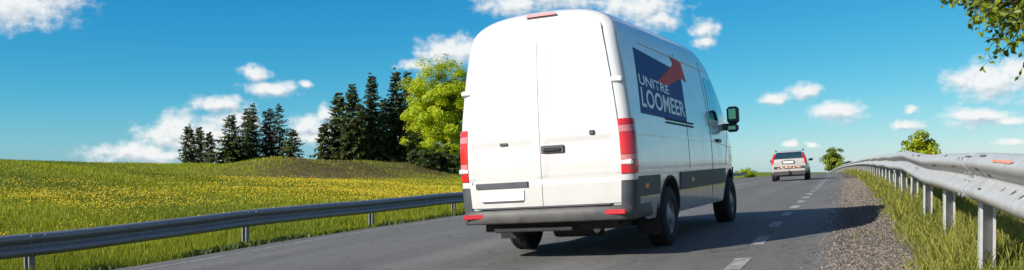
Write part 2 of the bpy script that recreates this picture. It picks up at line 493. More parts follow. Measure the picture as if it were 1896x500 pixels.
def ground_z(s, p):
    s = np.asarray(s, float); p = np.asarray(p, float)
    zc = pchip(s, ZK)
    road = zc + BANK * (np.clip(p, -10, 1) + 3.03)
    # left field climbs away from the road and keeps its own level
    keep = sst(-30, -11, p)
    left = pchip(p, FIELD) + zc * keep + (1 - keep) * np.minimum(.0, pchip(s, ZK) - .2) * .6
    # grassy bank before the trees
    ridge = 1.0 * np.exp(-((p + 36) / 3.8) ** 2) * sst(45, 55, s) * (1 - sst(125, 160, s))
    ridge += .22 * np.exp(-((p + 36) / 4) ** 2) * np.exp(-((s - 53) / 5) ** 2)
    lump = .07 * np.sin(s * .33 + p * .21) * np.sin(p * .27 - s * .13 + 1) + .035 * np.sin(s * .9 + 2) * np.sin(p * 1.1)
    left = left - .38 * sst(22, 58, s) * sst(-22, -42, p) + ridge + lump * sst(-12, -22, p)
    wl = 1 - sst(-9.6, -9.15, p)
    z = left * wl + road * (1 - wl)
    # right shoulder: small verge up to the rail, then the embankment falls away
    up = .13 * sst(.44, .9, p)
    fall = -.36 * np.clip(p - 1.25, 0, 9) - .02 * np.clip(p - 10.25, 0, 100)
    z = z + up + fall * sst(1.1, 1.6, p)
    z = np.where((p > PL + .05) & (p < .7), z - .06 * sst(PL + .05, PL + .3, p) * (1 - sst(.38, .56, p)), z)
    return z


def gpt(s, p, dz=0.):
    x, y = XY(s, p); return Vector((float(x), float(y), float(ground_z(s, p)) + dz))


def gxy(x, y, dz=0.):
    s, p = SP(x, y); return Vector((x, y, float(ground_z(s, p)) + dz))


# ground sheet
S_ = np.unique(np.concatenate([np.arange(-60, 0, 4), np.arange(0, 60, .8), np.arange(60, 180, 2), np.arange(180, 500, 20), np.geomspace(500, 9000, 16)]))
P_ = np.unique(np.concatenate([-np.geomspace(75, 9000, 22), np.arange(-75, -14, 1.2), np.arange(-14, -9, .25), [-9, -8, -5, -2], np.arange(-1, 3, .2), np.arange(3, 16, 1), np.geomspace(16, 9000, 20)]))
gs, gp = np.meshgrid(S_, P_, indexing='ij'); gx, gy = XY(gs, gp); gz = ground_z(gs, gp)
nI, nJ = gs.shape
ii = np.arange(nI * nJ).reshape(nI, nJ)
q = np.stack([ii[:-1, :-1], ii[1:, :-1], ii[1:, 1:], ii[:-1, 1:]], -1).reshape(-1, 4)[:, ::-1]
dry = (np.exp(-((gp + 32.5) / 4.2) ** 2) * sst(36, 46, gs) * (1 - sst(140, 170, gs))).ravel()
ground = raw_mesh('ground', np.stack([gx, gy, gz], -1).reshape(-1, 3), None, GROUND, tint=dry, smooth=True, quads=q)
finish(ground, 'green meadow sloping up from the road with dry bank', None, None, 'structure')


def strip(name, s0, s1, p0, p1, material, dz, ds=1.0, np_=10, wob0=0., wob1=0., zf=road_z):
    n = max(2, int((s1 - s0) / ds) + 1); ss = np.linspace(s0, s1, n); t = np.linspace(0, 1, np_)
    w0 = wob0 * (np.sin(ss * 1.7) + np.sin(ss * 4.3 + 1) + np.sin(ss * 9.1 + 2)) / 2
    w1 = wob1 * (np.sin(ss * 1.3 + 3) + np.sin(ss * 3.7) + np.sin(ss * 8.3 + 1)) / 2
    a, b = np.broadcast_to(np.asarray(p0, float), ss.shape) + w0, np.broadcast_to(np.asarray(p1, float), ss.shape) + w1
    pp = a[:, None] * (1 - t) + b[:, None] * t; sg = np.repeat(ss[:, None], np_, 1)
    x, y = XY(sg, pp); z = zf(sg, pp) + dz
    k = np.arange(n * np_).reshape(n, np_)
    qd = np.stack([k[:-1, :-1], k[1:, :-1], k[1:, 1:], k[:-1, 1:]], -1).reshape(-1, 4)[:, ::-1]
    o = raw_mesh(name, np.stack([x, y, z], -1).reshape(-1, 3), None, material, smooth=True, quads=qd)
    at = o.data.attributes.new('road_uv', 'FLOAT_VECTOR', 'POINT')
    at.data.foreach_set('vector', np.stack([sg, pp, sg * 0], -1).astype(np.float32).ravel())
    return o


road = strip('road', -50, 420, PL, PR, ASPHALT, 0, np_=16, wob0=.05, wob1=.045)
finish(road, 'grey asphalt two-lane road banked and cresting ahead', None, None, 'structure')
shoulder = strip('gravel_shoulder', -30, 200, -.5, .56, GRAVEL, -.012, ds=.7, np_=8, wob1=.14, zf=lambda s, p: road_z(s, p) + .035 * sst(-.3, .5, p) * 1.0)
finish(shoulder, 'brown gravel shoulder between asphalt and right verge', None, None, 'structure')


def dash(s0, s1, p, w, name, material=None):
    n = max(2, int((s1 - s0) / 1.0) + 2)
    o = strip(name, s0, s1, p - w / 2, p + w / 2, material or M_PAINT, .004, ds=(s1 - s0) / (n - 1), np_=2, wob0=.006, wob1=.006)
    o.parent = road; return o


for k in range(-2, 48): dash(3.6 + k * 2.35, 3.6 + k * 2.35 + 1.0, -.98, .15, 'edge_dash')
for k in range(12): dash(17 + k * 12, 25.5 + k * 12, -4.85, .12, 'centre_dash')
dash(-30, 150, -8.65, .10, 'edge_line', M_PAINTW)

# ------------------------------------------------------------------ guard rails
PROF = [(.155, -.002), (.152, .016), (.140, .040), (.122, .064), (.104, .078), (.084, .081), (.066, .072), (.048, .052), (.028, .024), (.014, .008), (0, .003)]
PROF = PROF + [(-a, b) for a, b in PROF[-2::-1]]


def guardrail(name, label, p, side, s_list_start, spacing, count, per, top, steel, bolts_to, zoff):
    """side: +1 when the traffic face looks towards -p"""
    root = empty(name, label, 'guardrail', None, loc=gpt(s_list_start, p))
    inv = Matrix.Translation(-Vector(root.location))
    posts = [s_list_start + k * spacing for k in range(count)]
    def base(s): return float(road_z(s, p)) + zoff
    # beam sections, each lapping over the next
    L = spacing * per
    nsec = (count - 1) // per
    for k in range(nsec):
        a = posts[0] + k * L - .16; b = a + L + .32
        lap = .0035 if k % 2 else 0.
        ds = .5 if k < 8 else 1.25
        n = int((b - a) / ds) + 1; mb = MB(); rows = []; rows2 = []
        for s in np.linspace(a, b, n):
            wob = .003 * math.sin(s * 1.9 + k) + .006 * math.sin(s * .7)
            dzz = .008 * math.sin(s * .8 + 2) + .002 * math.sin(s * 2.3)
            r1 = []; r2 = []
            for h, d in PROF:
                x, y = XY(s, p - side * (d + .075 + wob + lap)); r1.append((x, y, base(s) + top - .155 + h + dzz))
                x, y = XY(s, p - side * (d + .0715 + wob + lap)); r2.append((x, y, base(s) + top - .155 + h * .99 + dzz))
            rows.append(r1); rows2.append(r2)
        loopr = [r1 + r2[::-1] for r1, r2 in zip(rows, rows2)]
        mb.grid(loopr, True, True)
        m_ = len(loopr[0]); h = m_ // 2
        for r in (loopr[0], loopr[-1]): mb.add(r, [(j, j + 1, m_ - 2 - j, m_ - 1 - j) for j in range(h - 1)])
        sec = mb.build('beam_section', steel, root); sec.matrix_parent_inverse = inv
        if k < bolts_to:        # splice bolts at the lap
            for ds_ in (-.11, .11):
                for hh in (.118, .03, -.03, -.118):
                    s = posts[0] + k * L + ds_
                    d = np.interp(abs(hh), [0, .014, .028, .048, .066, .084, .104, .122, .14], [.003, .008, .024, .052, .072, .081, .078, .064, .04])
                    x, y = XY(s, p - side * (d + .076)); c = Vector((float(x), float(y), base(s) + top - .155 + hh))
                    nrm = Vector((-CS * side, SN * side, 0))
                    bt = MB().tube([c, c + nrm * .012], .014, 8).build('bolt', STEEL_DARK, sec)
    # C-section posts and spacers
    H = top + .55
    pm = MB()
    t = .006; W, D, lip = .095, .10, .018
    def chan(mb):
        out = [(-W / 2 + lip, D / 2), (-W / 2, D / 2), (-W / 2, -D / 2), (W / 2, -D / 2), (W / 2, D / 2), (W / 2 - lip, D / 2)]
        inn = [(-W / 2 + lip, D / 2 - t), (-W / 2 + t, D / 2 - t), (-W / 2 + t, -D / 2 + t), (W / 2 - t, -D / 2 + t), (W / 2 - t, D / 2 - t), (W / 2 - lip, D / 2 - t)]
        lp = out + inn[::-1]; n = len(lp)
        lo = [(a, b, -.55) for a, b in lp]; hi = [(a, b, top - .03) for a, b in lp]
        mb.add(lo + hi, [(i, (i + 1) % n, (i + 1) % n + n, i + n) for i in range(n)])
        mb.add(hi, [(i, i + 1, n - 2 - i, n - 1 - i) for i in range(5)])
    chan(pm)
    first = None; sp0 = None
    for k, s in enumerate(posts):
        x, y = XY(s, p + side * .005)
        yaw = -TH + KC * max(0, s - 20)
        M = Matrix.Translation((float(x), float(y), base(s))) @ Matrix.Rotation(yaw + math.pi, 4, 'Z') @ Matrix.Rotation(R(random.uniform(-1.6, 1.6)), 4, 'X') @ Matrix.Rotation(R(random.uniform(-1.4, 1.4)), 4, 'Y')
        if first is None: first = pm.build('post', steel, root); po = first
        else: po = copy_obj(first, root)
        po.matrix_parent_inverse = inv; po.matrix_basis = M
        x, y = XY(s, p - side * .045)
        if sp0 is None: sp0 = MB().box((0, 0, 0), (.075, .09, .22), bev=.006).build('spacer', STEEL_DARK, root); so = sp0
        else: so = copy_obj(sp0, root)
        so.matrix_parent_inverse = inv
        so.matrix_basis = Matrix.Translation((float(x), float(y), base(s) + top - .155)) @ Matrix.Rotation(yaw, 4, 'Z')
    return root, base


RT = .78
railR, baseR = guardrail('guardrail', 'pale steel guardrail curving away along the gravel shoulder on the right', .84, 1, 4.35 - 2.5, 2.5, 77, 2, RT, STEEL, 3, .13 - .01)
railL, baseL = guardrail('guardrail', 'shaded blue-grey steel guardrail between road and flower meadow on the left', -10.38, -1, .05, 4.75, 25, 1, .75, STEEL_DARK, 4, -.19)
if 1:
    inv = Matrix.Translation(-Vector(railR.location))

    def rail_mark(s0, s1, h, hw, material, name, rag=.4):
        """a scrape lying on the upper flange of the right beam"""
        rows = [[], []]; n = 14
        hs = [a for a, b in PROF[::-1]]; dsx = [b for a, b in PROF[::-1]]
        for i, s in enumerate(np.linspace(s0, s1, n)):
            wob = .003 * math.sin(s * 1.9 + int((s - 1.69) // 5)) + .006 * math.sin(s * .7); dzz = .008 * math.sin(s * .8 + 2) + .002 * math.sin(s * 2.3)
            e = hw * (1 - rag * random.random()) * (.3 if i in (0, n - 1) else 1)
            for r, hh in ((0, h - e), (1, h + e)):
                d = np.interp(hh, hs, dsx) + .075 + .0065 + wob
                x, y = XY(s, .84 - d); rows[r].append((float(x), float(y), baseR(s) + RT - .155 + hh + dzz))
        o = MB().grid(rows).build(name, material, railR); o.matrix_parent_inverse = inv
        return o
    rail_mark(4.75, 5.45, .118, .008, M_RUST, 'scrape')
    for s0, s1, h, w in ((5.9, 6.15, .138, .008), (6.5, 6.8, .132, .007), (6.1, 6.2, .055, .012), (5.95, 6.02, .02, .014), (7.3, 7.5, .06, .01), (8.1, 8.3, .136, .008), (5.0, 5.03, -.03, .016), (4.7, 4.73, -.035, .016), (5.35, 5.37, -.03, .014), (6.0, 6.1, -.055, .008), (9.0, 9.3, .05, .01), (11, 11.4, .135, .01)):
        rail_mark(s0, s1, h, w, M_SCRATCH, 'scratch', .8)

# ------------------------------------------------------------------ the delivery van (x right, y forward from the rear, z up)
VAN_XY = (.39, 10.06); VAN_YAW = .428


def road_frame(x, y, yaw, zoff=0.):
    def rz(a, b):
        s, p = SP(a, b); return float(road_z(s, p))
    e = .5
    n = Vector((-(rz(x + e, y) - rz(x - e, y)) / (2 * e), -(rz(x, y + e) - rz(x, y - e)) / (2 * e), 1)).normalized()
    fw = Vector((math.sin(yaw), math.cos(yaw), 0)); fw = (fw - n * fw.dot(n)).normalized(); rt = fw.cross(n)
    M = Matrix((rt, fw, n)).transposed().to_4x4(); M.translation = (x, y, rz(x, y) + zoff); return M


def lin(x, K): return float(np.interp(x, [a for a, b in K], [b for a, b in K]))


V_L = 5.95; AX_R, AX_F = 1.42, 4.95; WR = .345
TOPK = np.array([(0, 2.655), (.5, 2.665), (3.2, 2.66), (3.75, 2.635), (4.05, 2.57), (4.3, 2.43), (4.45, 2.28), (5.0, 1.70), (5.22, 1.47), (5.36, 1.36), (5.6, 1.24), (5.8, 1.08), (5.95, .90)], float)
SIDEK = [(.2, .90), (.36, .935), (.5, .965), (.8, .985), (1.0, .99), (1.25, .985), (1.5, .965), (1.9, .915), (2.2, .865), (2.4, .83), (2.7, .79)]
LEANK = [(.3, .03), (.6, .0), (1.0, .0), (1.5, .012), (2.0, .05), (2.3, .085), (2.5, .125), (2.6, .16), (2.67, .2)]
PLANK = [(0, 1), (4.3, 1), (4.8, .985), (5.2, .955), (5.5, .90), (5.75, .80), (5.95, .60)]
RC = .11


def v_top(t):
    z = float(pchip(t, TOPK))
    if t < .14: z -= .11 * (1 - math.sqrt(max(0, 1 - ((.14 - t) / .14) ** 2)))
    return z


def v_hw(t, w):       # half width at station t, height w (without the roof arc)
    u = lin(w, SIDEK) * lin(t, PLANK)
    if t < RC: u -= RC * (1 - math.sqrt(max(0, 1 - ((RC - t) / RC) ** 2)))
    return u


def v_sill(t, Ra=.43):
    z = .36 if .45 < t < 5.3 else .40
    for a in (AX_R, AX_F):
        if abs(t - a) < Ra: z = max(z, WR + math.sqrt(Ra * Ra - (t - a) ** 2))
    return z


def v_y(t, w): return t + lin(w, LEANK) * max(0, 1 - t)


def v_rear(u, w): return lin(w, LEANK) - .028 * (1 - min(1, (u / .88) ** 2))


def ring(t):
    top, sill = v_top(t), v_sill(t); rc = min(.33, (top - sill) * .5); n = 2.7
    pts = []
    for k in range(17):
        w = sill + (top - rc - sill) * k / 16; pts.append((v_hw(t, w), w))
    for k in range(1, 12):
        a = math.pi / 2 * k / 11; w = top - rc + rc * math.sin(a) ** (2 / n)
        pts.append((v_hw(t, w) * max(0, math.cos(a)) ** (2 / n), w))
    right = [(u, v_y(t, w), w) for u, w in pts]
    return right + [(-u, y, w) for u, y, w in right[-2::-1]]


van = empty('delivery_van', 'white high-roof delivery van with blue logo panel driving away in the right lane', 'van', matrix=road_frame(*VAN_XY, VAN_YAW) @ Matrix.Scale(1.03, 4))
ts = sorted(set([0, .008, .02, .04, .065, .09, .115, .15, .25, .4, .6, .8] + [round(AX_R + .43 * math.cos(a), 4) for a in np.linspace(0, math.pi, 19)] + [round(AX_F + .43 * math.cos(a), 4) for a in np.linspace(0, math.pi, 19)] + [AX_R - .431, AX_R + .431, AX_F - .431, AX_F + .431] + list(np.round(np.arange(2, 4.4, .2), 3)) + [4.3, 4.45, 5.4, 5.5, 5.6, 5.7, 5.8, 5.88, 5.95]))
rings = [ring(t) for t in ts]
mb = MB(); mb.grid([r[::-1] for r in rings], True)
nr = len(rings[0]); h_ = nr // 2
# rear closing skin, crowned a little
rows = []
for i in range(h_ + 1):
    a = rings[0][i]; row = []
    for k in range(13):
        u = a[0] * (1 - 2 * k / 12); row.append((u, v_rear(u, a[2]) if abs(u) < a[0] - 1e-6 else a[1], a[2]))
    rows.append(row)
mb.grid([r[::-1] for r in rows], True)
f = rings[-1]; mb.add(f, [tuple([i, i + 1, nr - 2 - i, nr - 1 - i]) for i in range(h_ - 1)] + [(h_ - 1, h_, h_ + 1)])
body = mb.build('body', VANP, van)


def side_rows(c, n, m_, off):
    """bilinear patch on the right flank; c = (v,w) of rear-low, front-low, front-high, rear-high"""
    rows = []; offs = []
    for i in range(m_ + 1):
        b = i / m_; r = []
        for j in range(n + 1):
            a = j / n
            v = (c[0][0] * (1 - a) + c[1][0] * a) * (1 - b) + (c[3][0] * (1 - a) + c[2][0] * a) * b
            w = (c[0][1] * (1 - a) + c[1][1] * a) * (1 - b) + (c[3][1] * (1 - a) + c[2][1] * a) * b
            r.append(side_pt(v, w, off))
        rows.append(r)
    return rows


def side_pt(v, w, off=0.):
    top = v_top(v); rc = min(.33, (top - v_sill(v)) * .5); u = v_hw(v, w)
    if w > top - rc: u *= max(0, 1 - ((w - (top - rc)) / rc) ** 2.7) ** (1 / 2.7)
    return (u + off, v_y(v, w), w)


def side_patch(name, c, material, off=.006, thick=.012, n=10, m_=4, parent=None, left=False):
    rows = side_rows(c, n, m_, off)
    sg = -1 if left else 1
    rows = [[(sg * x, y, z) for x, y, z in r] for r in rows]
    return MB().thick_patch(rows if not left else [r[::-1] for r in rows], [[(-sg * thick, 0, 0)] * len(rows[0])] * len(rows)).build(name, material, parent or van)


for left in (False, True):
    # dark rubbing strip along the flank
    for a, b in ((.13, AX_R - .46), (AX_R + .46, AX_F - .47), (AX_F + .47, 5.55)):
        side_patch('side_moulding', [(a, .62), (b, .615), (b, .825), (a, .83)], M_DARKPL, .016, .02, 14, 3, left=left)
    for v in (.42, 2.45): side_patch('side_marker', [(v - .07, .70), (v + .07, .70), (v + .07, .745), (v - .07, .745)], M_AMBER, .021, .008, 2, 1, left=left)
    # arch liners
    for a in (AX_R, AX_F):
        rows = []
        for th in np.linspace(-.05, math.pi + .05, 25):
            v = a + .425 * math.cos(th); w = WR + .425 * math.sin(th); w = max(w, .3)
            u = v_hw(v, w); s_ = -1 if left else 1
            v2 = a + .46 * math.cos(th); w2 = max(WR + .46 * math.sin(th), .3)
            rows.append([(s_ * (u - .42), v, w), (s_ * (u + .006), v, w), (s_ * (v_hw(v2, w2) + .012), v2, w2), (s_ * (v_hw(v2, w2) - .004), v2, w2)])
        MB().grid(rows).build('arch_liner', M_UNDER, van)
    # cab door glass, seams, handle
    side_patch('side_window', [(3.78, 1.52), (4.92, 1.49), (4.33, 2.08), (3.84, 2.10)], M_GLASS, .004, .006, 12, 8, left=left)
    for c in ([(3.66, .45), (3.674, .45), (3.694, 2.3), (3.68, 2.3)], [(2.38, .86), (2.392, .86), (2.392, 2.3), (2.38, 2.3)], [(4.50, .86), (4.512, .86), (4.95, 1.4), (4.938, 1.4)]):
        side_patch('door_seam', c, M_GREYSEAM, .0025, .004, 1, 16, left=left)
    # pressed body lines
    for c in ([(.16, 1.262), (3.6, 1.205), (3.6, 1.222), (.16, 1.279)], [(3.72, 1.20), (5.2, 1.12), (5.2, 1.136), (3.72, 1.217)], [(.9, 2.285), (3.9, 2.19), (3.9, 2.204), (.9, 2.30)], [(.16, .955), (5.3, .935), (5.3, .947), (.16, .968)]):
        side_patch('body_line', c, VANP, .009, .012, 16, 1, left=left)
    side_patch('door_handle', [(3.98, 1.195), (4.20, 1.19), (4.20, 1.235), (3.98, 1.24)], M_DARKPL, .03, .034, 3, 2, left=left)
for w in (1.385, 1.425):
    side_patch('door_track', [(1.42, w + .022), (2.72, w - .012), (2.72, w + .006), (1.42, w + .04)], M_BLACK, .010, .012, 10, 1)

# logo panel with its lettering on the right flank
LOGO = [(.40, 1.49), (2.42, 1.425), (2.62, 2.05), (.80, 2.25)]
LOGO = [(.46, 1.49), (2.42, 1.43), (2.55, 2.075), (.62, 2.215)]
logo = side_patch('logo_panel', LOGO, M_BLUE, .003, .004, 16, 10)


def bil(a, b):
    return tuple((LOGO[0][k] * (1 - a) + LOGO[1][k] * a) * (1 - b) + (LOGO[3][k] * (1 - a) + LOGO[2][k] * a) * b for k in (0, 1))


def flank_text(txt, a0, a1, b0, b1, name):
    cu = bpy.data.curves.new(name, 'FONT'); cu.body = txt; cu.size = 1; cu.offset = .018; cu.resolution_u = 3
    ob = bpy.data.objects.new(name, cu); COL.objects.link(ob)
    dg = bpy.context.evaluated_depsgraph_get(); me = bpy.data.meshes.new_from_object(ob.evaluated_get(dg))
    bpy.data.objects.remove(ob)
    co = np.array([v.co[:] for v in me.vertices]); lo, hi = co.min(0), co.max(0)
    for v in me.vertices:
        a = a0 + (a1 - a0) * (v.co.x - lo[0]) / (hi[0] - lo[0]); b = b0 + (b1 - b0) * (v.co.y - lo[1]) / (hi[1] - lo[1])
        v.co = side_pt(*bil(a, b), .0065)
    me.materials.clear(); me.materials.append(M_WHITEV)
    o = bpy.data.objects.new(name, me); COL.objects.link(o); o.parent = logo; return o


flank_text('UNITRE', .02, .64, .44, .60, 'lettering')
flank_text('LOOMEER', .03, .97, .10, .40, 'lettering')
# red arrow rising out of the panel's corner
AR = [(.40, .60), (.60, .58), (1.02, .90), (1.12, .84), (1.06, 1.22), (.78, 1.26), (.86, 1.10)]
fan = [side_pt(*bil(a, b), .0062) for a, b in AR]
MB().add(fan, [(0, 1, 2, 6), (2, 3, 4), (2, 4, 5, 6)]).build('red_arrow', M_REDV, logo)


def rear_patch(name, c, material, off=.01, thick=.02, n=10, m_=8, parent=None, relief=None):
    """c = (u,w) left-low, right-low, right-high, left-high; off towards the viewer (rearwards)"""
    rows = []
    for i in range(m_ + 1):
        b = i / m_; r = []
        for j in range(n + 1):
            a = j / n
            u = (c[0][0] * (1 - a) + c[1][0] * a) * (1 - b) + (c[3][0] * (1 - a) + c[2][0] * a) * b
            w = (c[0][1] * (1 - a) + c[1][1] * a) * (1 - b) + (c[3][1] * (1 - a) + c[2][1] * a) * b
            r.append((u, v_rear(u, w) - off + (relief(u, w) if relief else 0), w))
        rows.append(r)
    return MB().thick_patch(rows, [[(0, thick, 0)] * (n + 1)] * (m_ + 1)).build(name, material, parent or van)


def door_relief(u, w):
    a = abs(u)
    # pressed blank window and lower pressings
    def inside(x, lo, hi, e): return float(sst(lo, lo + e, x) * (1 - sst(hi - e, hi, x)))
    d = .011 * inside(a, .08, .74, .03) * inside(w, 1.50, 2.24, .03)
    d += .010 * inside(a, .05, .80, .02) * inside(w, .86, 1.26, .02)
    d += .014 * inside(w, .815, .86, .012)
    return d


for sg, nm in ((-1, 'rear_door'), (1, 'rear_door')):
    def hw_at(w): return lin(w, SIDEK) - RC - .012
    lo, hi = .575, 2.50
    rows = []
    for i in range(65):
        w = lo + (hi - lo) * i / 64; e = hw_at(w) - (.10 if w > 2.40 else 0) * ((w - 2.40) / .10) ** 2
        us = np.linspace(.004, e, 33); us = us if sg > 0 else -us[::-1]
        rows.append([(u, v_rear(u, w) - .011 + door_relief(u, w), w) for u in us])
    dr = MB().thick_patch(rows, [[(0, .012, 0)] * 33] * 65).build(nm, VANP, van)
    for w in (.98, 1.83):
        MB().box((sg * (lin(w, SIDEK) - .07), lin(w, LEANK) + .005, w), (.13, .05, .055), bev=.012).build('hinge', VANP, dr)
    if sg > 0:
        MB().box((.14, v_rear(.14, 1.15) - .022, 1.155), (.20, .03, .045), bev=.012).build('handle', M_BLACK, dr)
        MB().box((.14, v_rear(.14, 1.15) - .012, 1.16), (.26, .02, .085), bev=.01).build('handle_recess', M_DARKPL, dr)
        MB().box((.58, v_rear(.58, 1.3) - .018, 1.305), (.06, .022, .05), bev=.01).build('lock', M_DARKPL, dr)
    else:
        rear_patch('plate_light_bar', [(-.78, .785), (-.16, .785), (-.16, .84), (-.78, .84)], M_DARKPL, .03, .03, 6, 2, dr)
        pl = rear_patch('number_plate', [(-.73, .645), (-.21, .645), (-.21, .755), (-.73, .755)], M_PLATE, .022, .012, 4, 2, dr)
        rear_patch('plate_edge', [(-.70, .626), (-.22, .626), (-.22, .640), (-.70, .640)], M_DARKPL, .020, .010, 4, 1, dr)
        MB().box((-.42, v_rear(-.42, 1.24) - .014, 1.245), (.09, .012, .03), bev=.005).build('badge', M_DARKPL, dr)
# third brake light over the doors
rear_patch('brake_light', [(-.15, 2.585), (.21, 2.585), (.18, 2.615), (-.12, 2.615)], M_BRAKE, .004, .03, 8, 3)

# tail lamps wrap the corners


def corner_pt(w, a, off):
    """a 0..1 from the rear face round the corner to the flank"""
    U = lin(w, SIDEK); y0 = lin(w, LEANK)
    cx, cy = U - RC, y0 + RC
    if a < .22: u = cx - .05 * (1 - a / .22); return (u, v_rear(u, w) * .3 + y0 * .7 - off, w)
    if a < .80:
        t = (a - .22) / .58 * math.pi / 2; return (cx + (RC + off) * math.sin(t), cy - (RC + off) * math.cos(t), w)
    return (U + off, y0 + RC + .07 * (a - .80) / .20, w)


def corner_patch(name, w0, w1, material, a0, a1, sg, parent, off=.014, n=12, m_=4):
    rows = []; offs = []
    for i in range(m_ + 1):
        w = w0 + (w1 - w0) * i / m_
        r = [corner_pt(w, a0 + (a1 - a0) * j / n, off) for j in range(n + 1)]; r2 = [corner_pt(w, a0 + (a1 - a0) * j / n, -.01) for j in range(n + 1)]
        if sg < 0: r = [(-x, y, z) for x, y, z in r][::-1]; r2 = [(-x, y, z) for x, y, z in r2][::-1]
        rows.append(r); offs.append([tuple(q - p for p, q in zip(A, B)) for A, B in zip(r, r2)])
    return MB().thick_patch(rows, offs).build(name, material, parent)


for sg in (-1, 1):
    lamp = corner_patch('tail_light', .865, 1.425, M_REFL, .16, .92, sg, van, .010)
    z = 1.422
    for hgt, m_ in ((.06, M_REDL), (.075, M_CLEARL), (.225, M_REDL), (.06, M_CLEARL), (.134, M_REDL)):
        corner_patch('lens', z - hgt + .003, z - .003, m_, .19, .89, sg, lamp, .018); z -= hgt
    corner_patch('lamp_foot', .80, .858, VANP, .02, 1.0, sg, van, .012)
    corner_patch('bumper_corner', .50, .795, M_DARKPL, .16, 1.0, sg, van, .018)
# bumper: wall swept round the rear
path = [(-.985, .62), (-.985, .20), (-.975, .07), (-.93, -.03), (-.85, -.075), (-.5, -.095), (0, -.10), (.5, -.095), (.85, -.075), (.93, -.03), (.975, .07), (.985, .20), (.985, .62)]
prof = [(.10, .41), (.015, .40), (0, .42), (0, .49), (.012, .535), (.03, .552), (.12, .556)]
rows = []
for i, (u, v) in enumerate(path):
    a = Vector(path[max(i - 1, 0)]); b = Vector(path[min(i + 1, len(path) - 1)]); d = (b - a).normalized(); nin = Vector((-d.y, d.x))
    rows.append([(u + nin.x * k, v + nin.y * k, w) for k, w in prof])
bump = MB().grid(rows).build('bumper', M_BUMPER, van)
for sg in (-1, 1):
    MB().box((sg * .80, -.082, .485), (.23, .03, .05), Matrix.Rotation(sg * -.12, 3, 'Z'), bev=.008).build('reflector', M_REFL, bump)
MB().box((0, .02, .566), (1.5, .2, .012)).build('step_plate', M_DARKPL, bump)
# underbody
ub = MB(); ub.box((0, 2.9, .40), (1.55, 5.4, .12)); ub.box((0, .35, .36), (1.5, .5, .10)); ub.build('underbody', M_UNDER, van)
MB().tube([(-.85, AX_R, WR), (-.15, AX_R, WR), (-.1, AX_R, WR), (.1, AX_R, WR), (.15, AX_R, WR), (.85, AX_R, WR)], [.06, .06, .14, .14, .06, .06], 12).build('rear_axle', M_UNDER, van)
for x in (-.52, .52): MB().tube([(x, .6, .42), (x, 1.1, .30), (x, AX_R, .27), (x, 1.8, .31), (x, 2.2, .42)], .03, 6).build('leaf_spring', M_UNDER, van)
MB().tube([(-.1, .55, .33), (.42, .55, .33)], .13, 12).build('spare_wheel_carrier', M_UNDER, van)
MB().tube([(.45, 2.0, .32), (.45, .5, .31), (.52, .12, .30)], .035, 8).build('exhaust', M_RIM, van)
MB().box((-.15, .02, .33), (.9, .06, .05), bev=.01).build('tow_crossbar', M_UNDER, van)
for sg in (-1, 1): MB().box((sg * .84, AX_R - .50, .34), (.26, .012, .34), Matrix.Rotation(.12, 3, 'X')).build('mud_flap', M_BLACK, van)


def wheel(parent, x, y, r, w, sg, rimmat=M_RIM, holes=8):
    root = bpy.data.objects.new('wheel', None)
    k = r / .345
    tp = [(-.5, .60), (-.5, .86), (-.44, .955), (-.38, .985), (-.30, 1), (-.19, 1), (-.185, .965), (-.15, .965), (-.145, 1), (-.02, 1), (-.015, .965), (.015, .965), (.02, 1), (.145, 1), (.15, .965), (.185, .965), (.19, 1), (.30, 1), (.38, .985), (.44, .955), (.5, .86), (.5, .60)]
    ty = MB().lathe_x([(a * w, b * r) for a, b in tp], n=40)
    rim = MB().lathe_x([(.44 * w, .62 * r), (.46 * w, .60 * r), (.30 * w, .56 * r), (.20 * w, .50 * r), (.34 * w, .34 * r), (.40 * w, .22 * r), (.44 * w, .16 * r), (.44 * w, 0.001)], n=40)
    rim.lathe_x([(-.5 * w, .60 * r), (-.3 * w, .5 * r), (-.2 * w, .001)], n=24)
    for i in range(holes):
        t = 2 * math.pi * i / holes
        rim.box((.30 * w, .43 * r * math.cos(t), .43 * r * math.sin(t)), (.02, .07 * r / .345, .05 * r / .345), Matrix.Rotation(t, 3, 'X'))
    t_ = ty.build('wheel', M_BLACK, parent); r_ = rim.build('rim', rimmat, t_)
    t_.location = (x, y, r); t_.rotation_euler = (random.uniform(0, 1), 0, 0 if sg > 0 else math.pi)
    bpy.data.objects.remove(root)
    return t_


for sg in (-1, 1):
    for y in (AX_R, AX_F): wheel(van, sg * .855, y, WR, .235, sg)
# mirrors
for sg in (-1, 1):
    mm_ = MB()
    for (cx, cz, dx_, dz_) in ((1.115, 1.585, .17, .25), (1.10, 1.40, .165, .12)): mm_.box((sg * cx, 4.64, cz), (dx_, .13, dz_), bev=.035)
    mm_.box((sg * 1.0, 4.67, 1.42), (.14, .06, .10), bev=.02)
    mir = mm_.build('side_mirror', M_DARKPL, van)
    MB().box((sg * 1.115, 4.571, 1.60), (.105, .006, .15), Matrix.Rotation(sg * .09, 3, 'Z'), bev=.002).build('mirror_glass', M_MIRROR, mir)
    MB().box((sg * 1.10, 4.571, 1.40), (.11, .006, .055), Matrix.Rotation(sg * .09, 3, 'Z'), bev=.002).build('mirror_glass', M_MIRROR, mir)
# windscreen and nose (face away from the viewer)
rows = []
for t in np.linspace(4.42, 5.20, 8):
    top = v_top(t); rows.append([(x * (.72 + .08 * (t - 4.4)), t, top - .02 + .012 - .10 * abs(x) ** 3.2 * .8) for x in np.linspace(-1, 1, 13)])
MB().grid(rows).build('windscreen', M_GLASS, van)
MB().box((0, 5.93, .78), (1.1, .06, .22), bev=.02).build('grille', M_DARKPL, van)
MB().box((0, 5.86, .50), (1.5, .22, .24), bev=.06).build('front_bumper', M_DARKPL, van)
for sg in (-1, 1): MB().box((sg * .66, 5.78, .92), (.26, .16, .24), Matrix.Rotation(sg * -.5, 3, 'Z'), bev=.04).build('headlight', M_CLEARL, van)
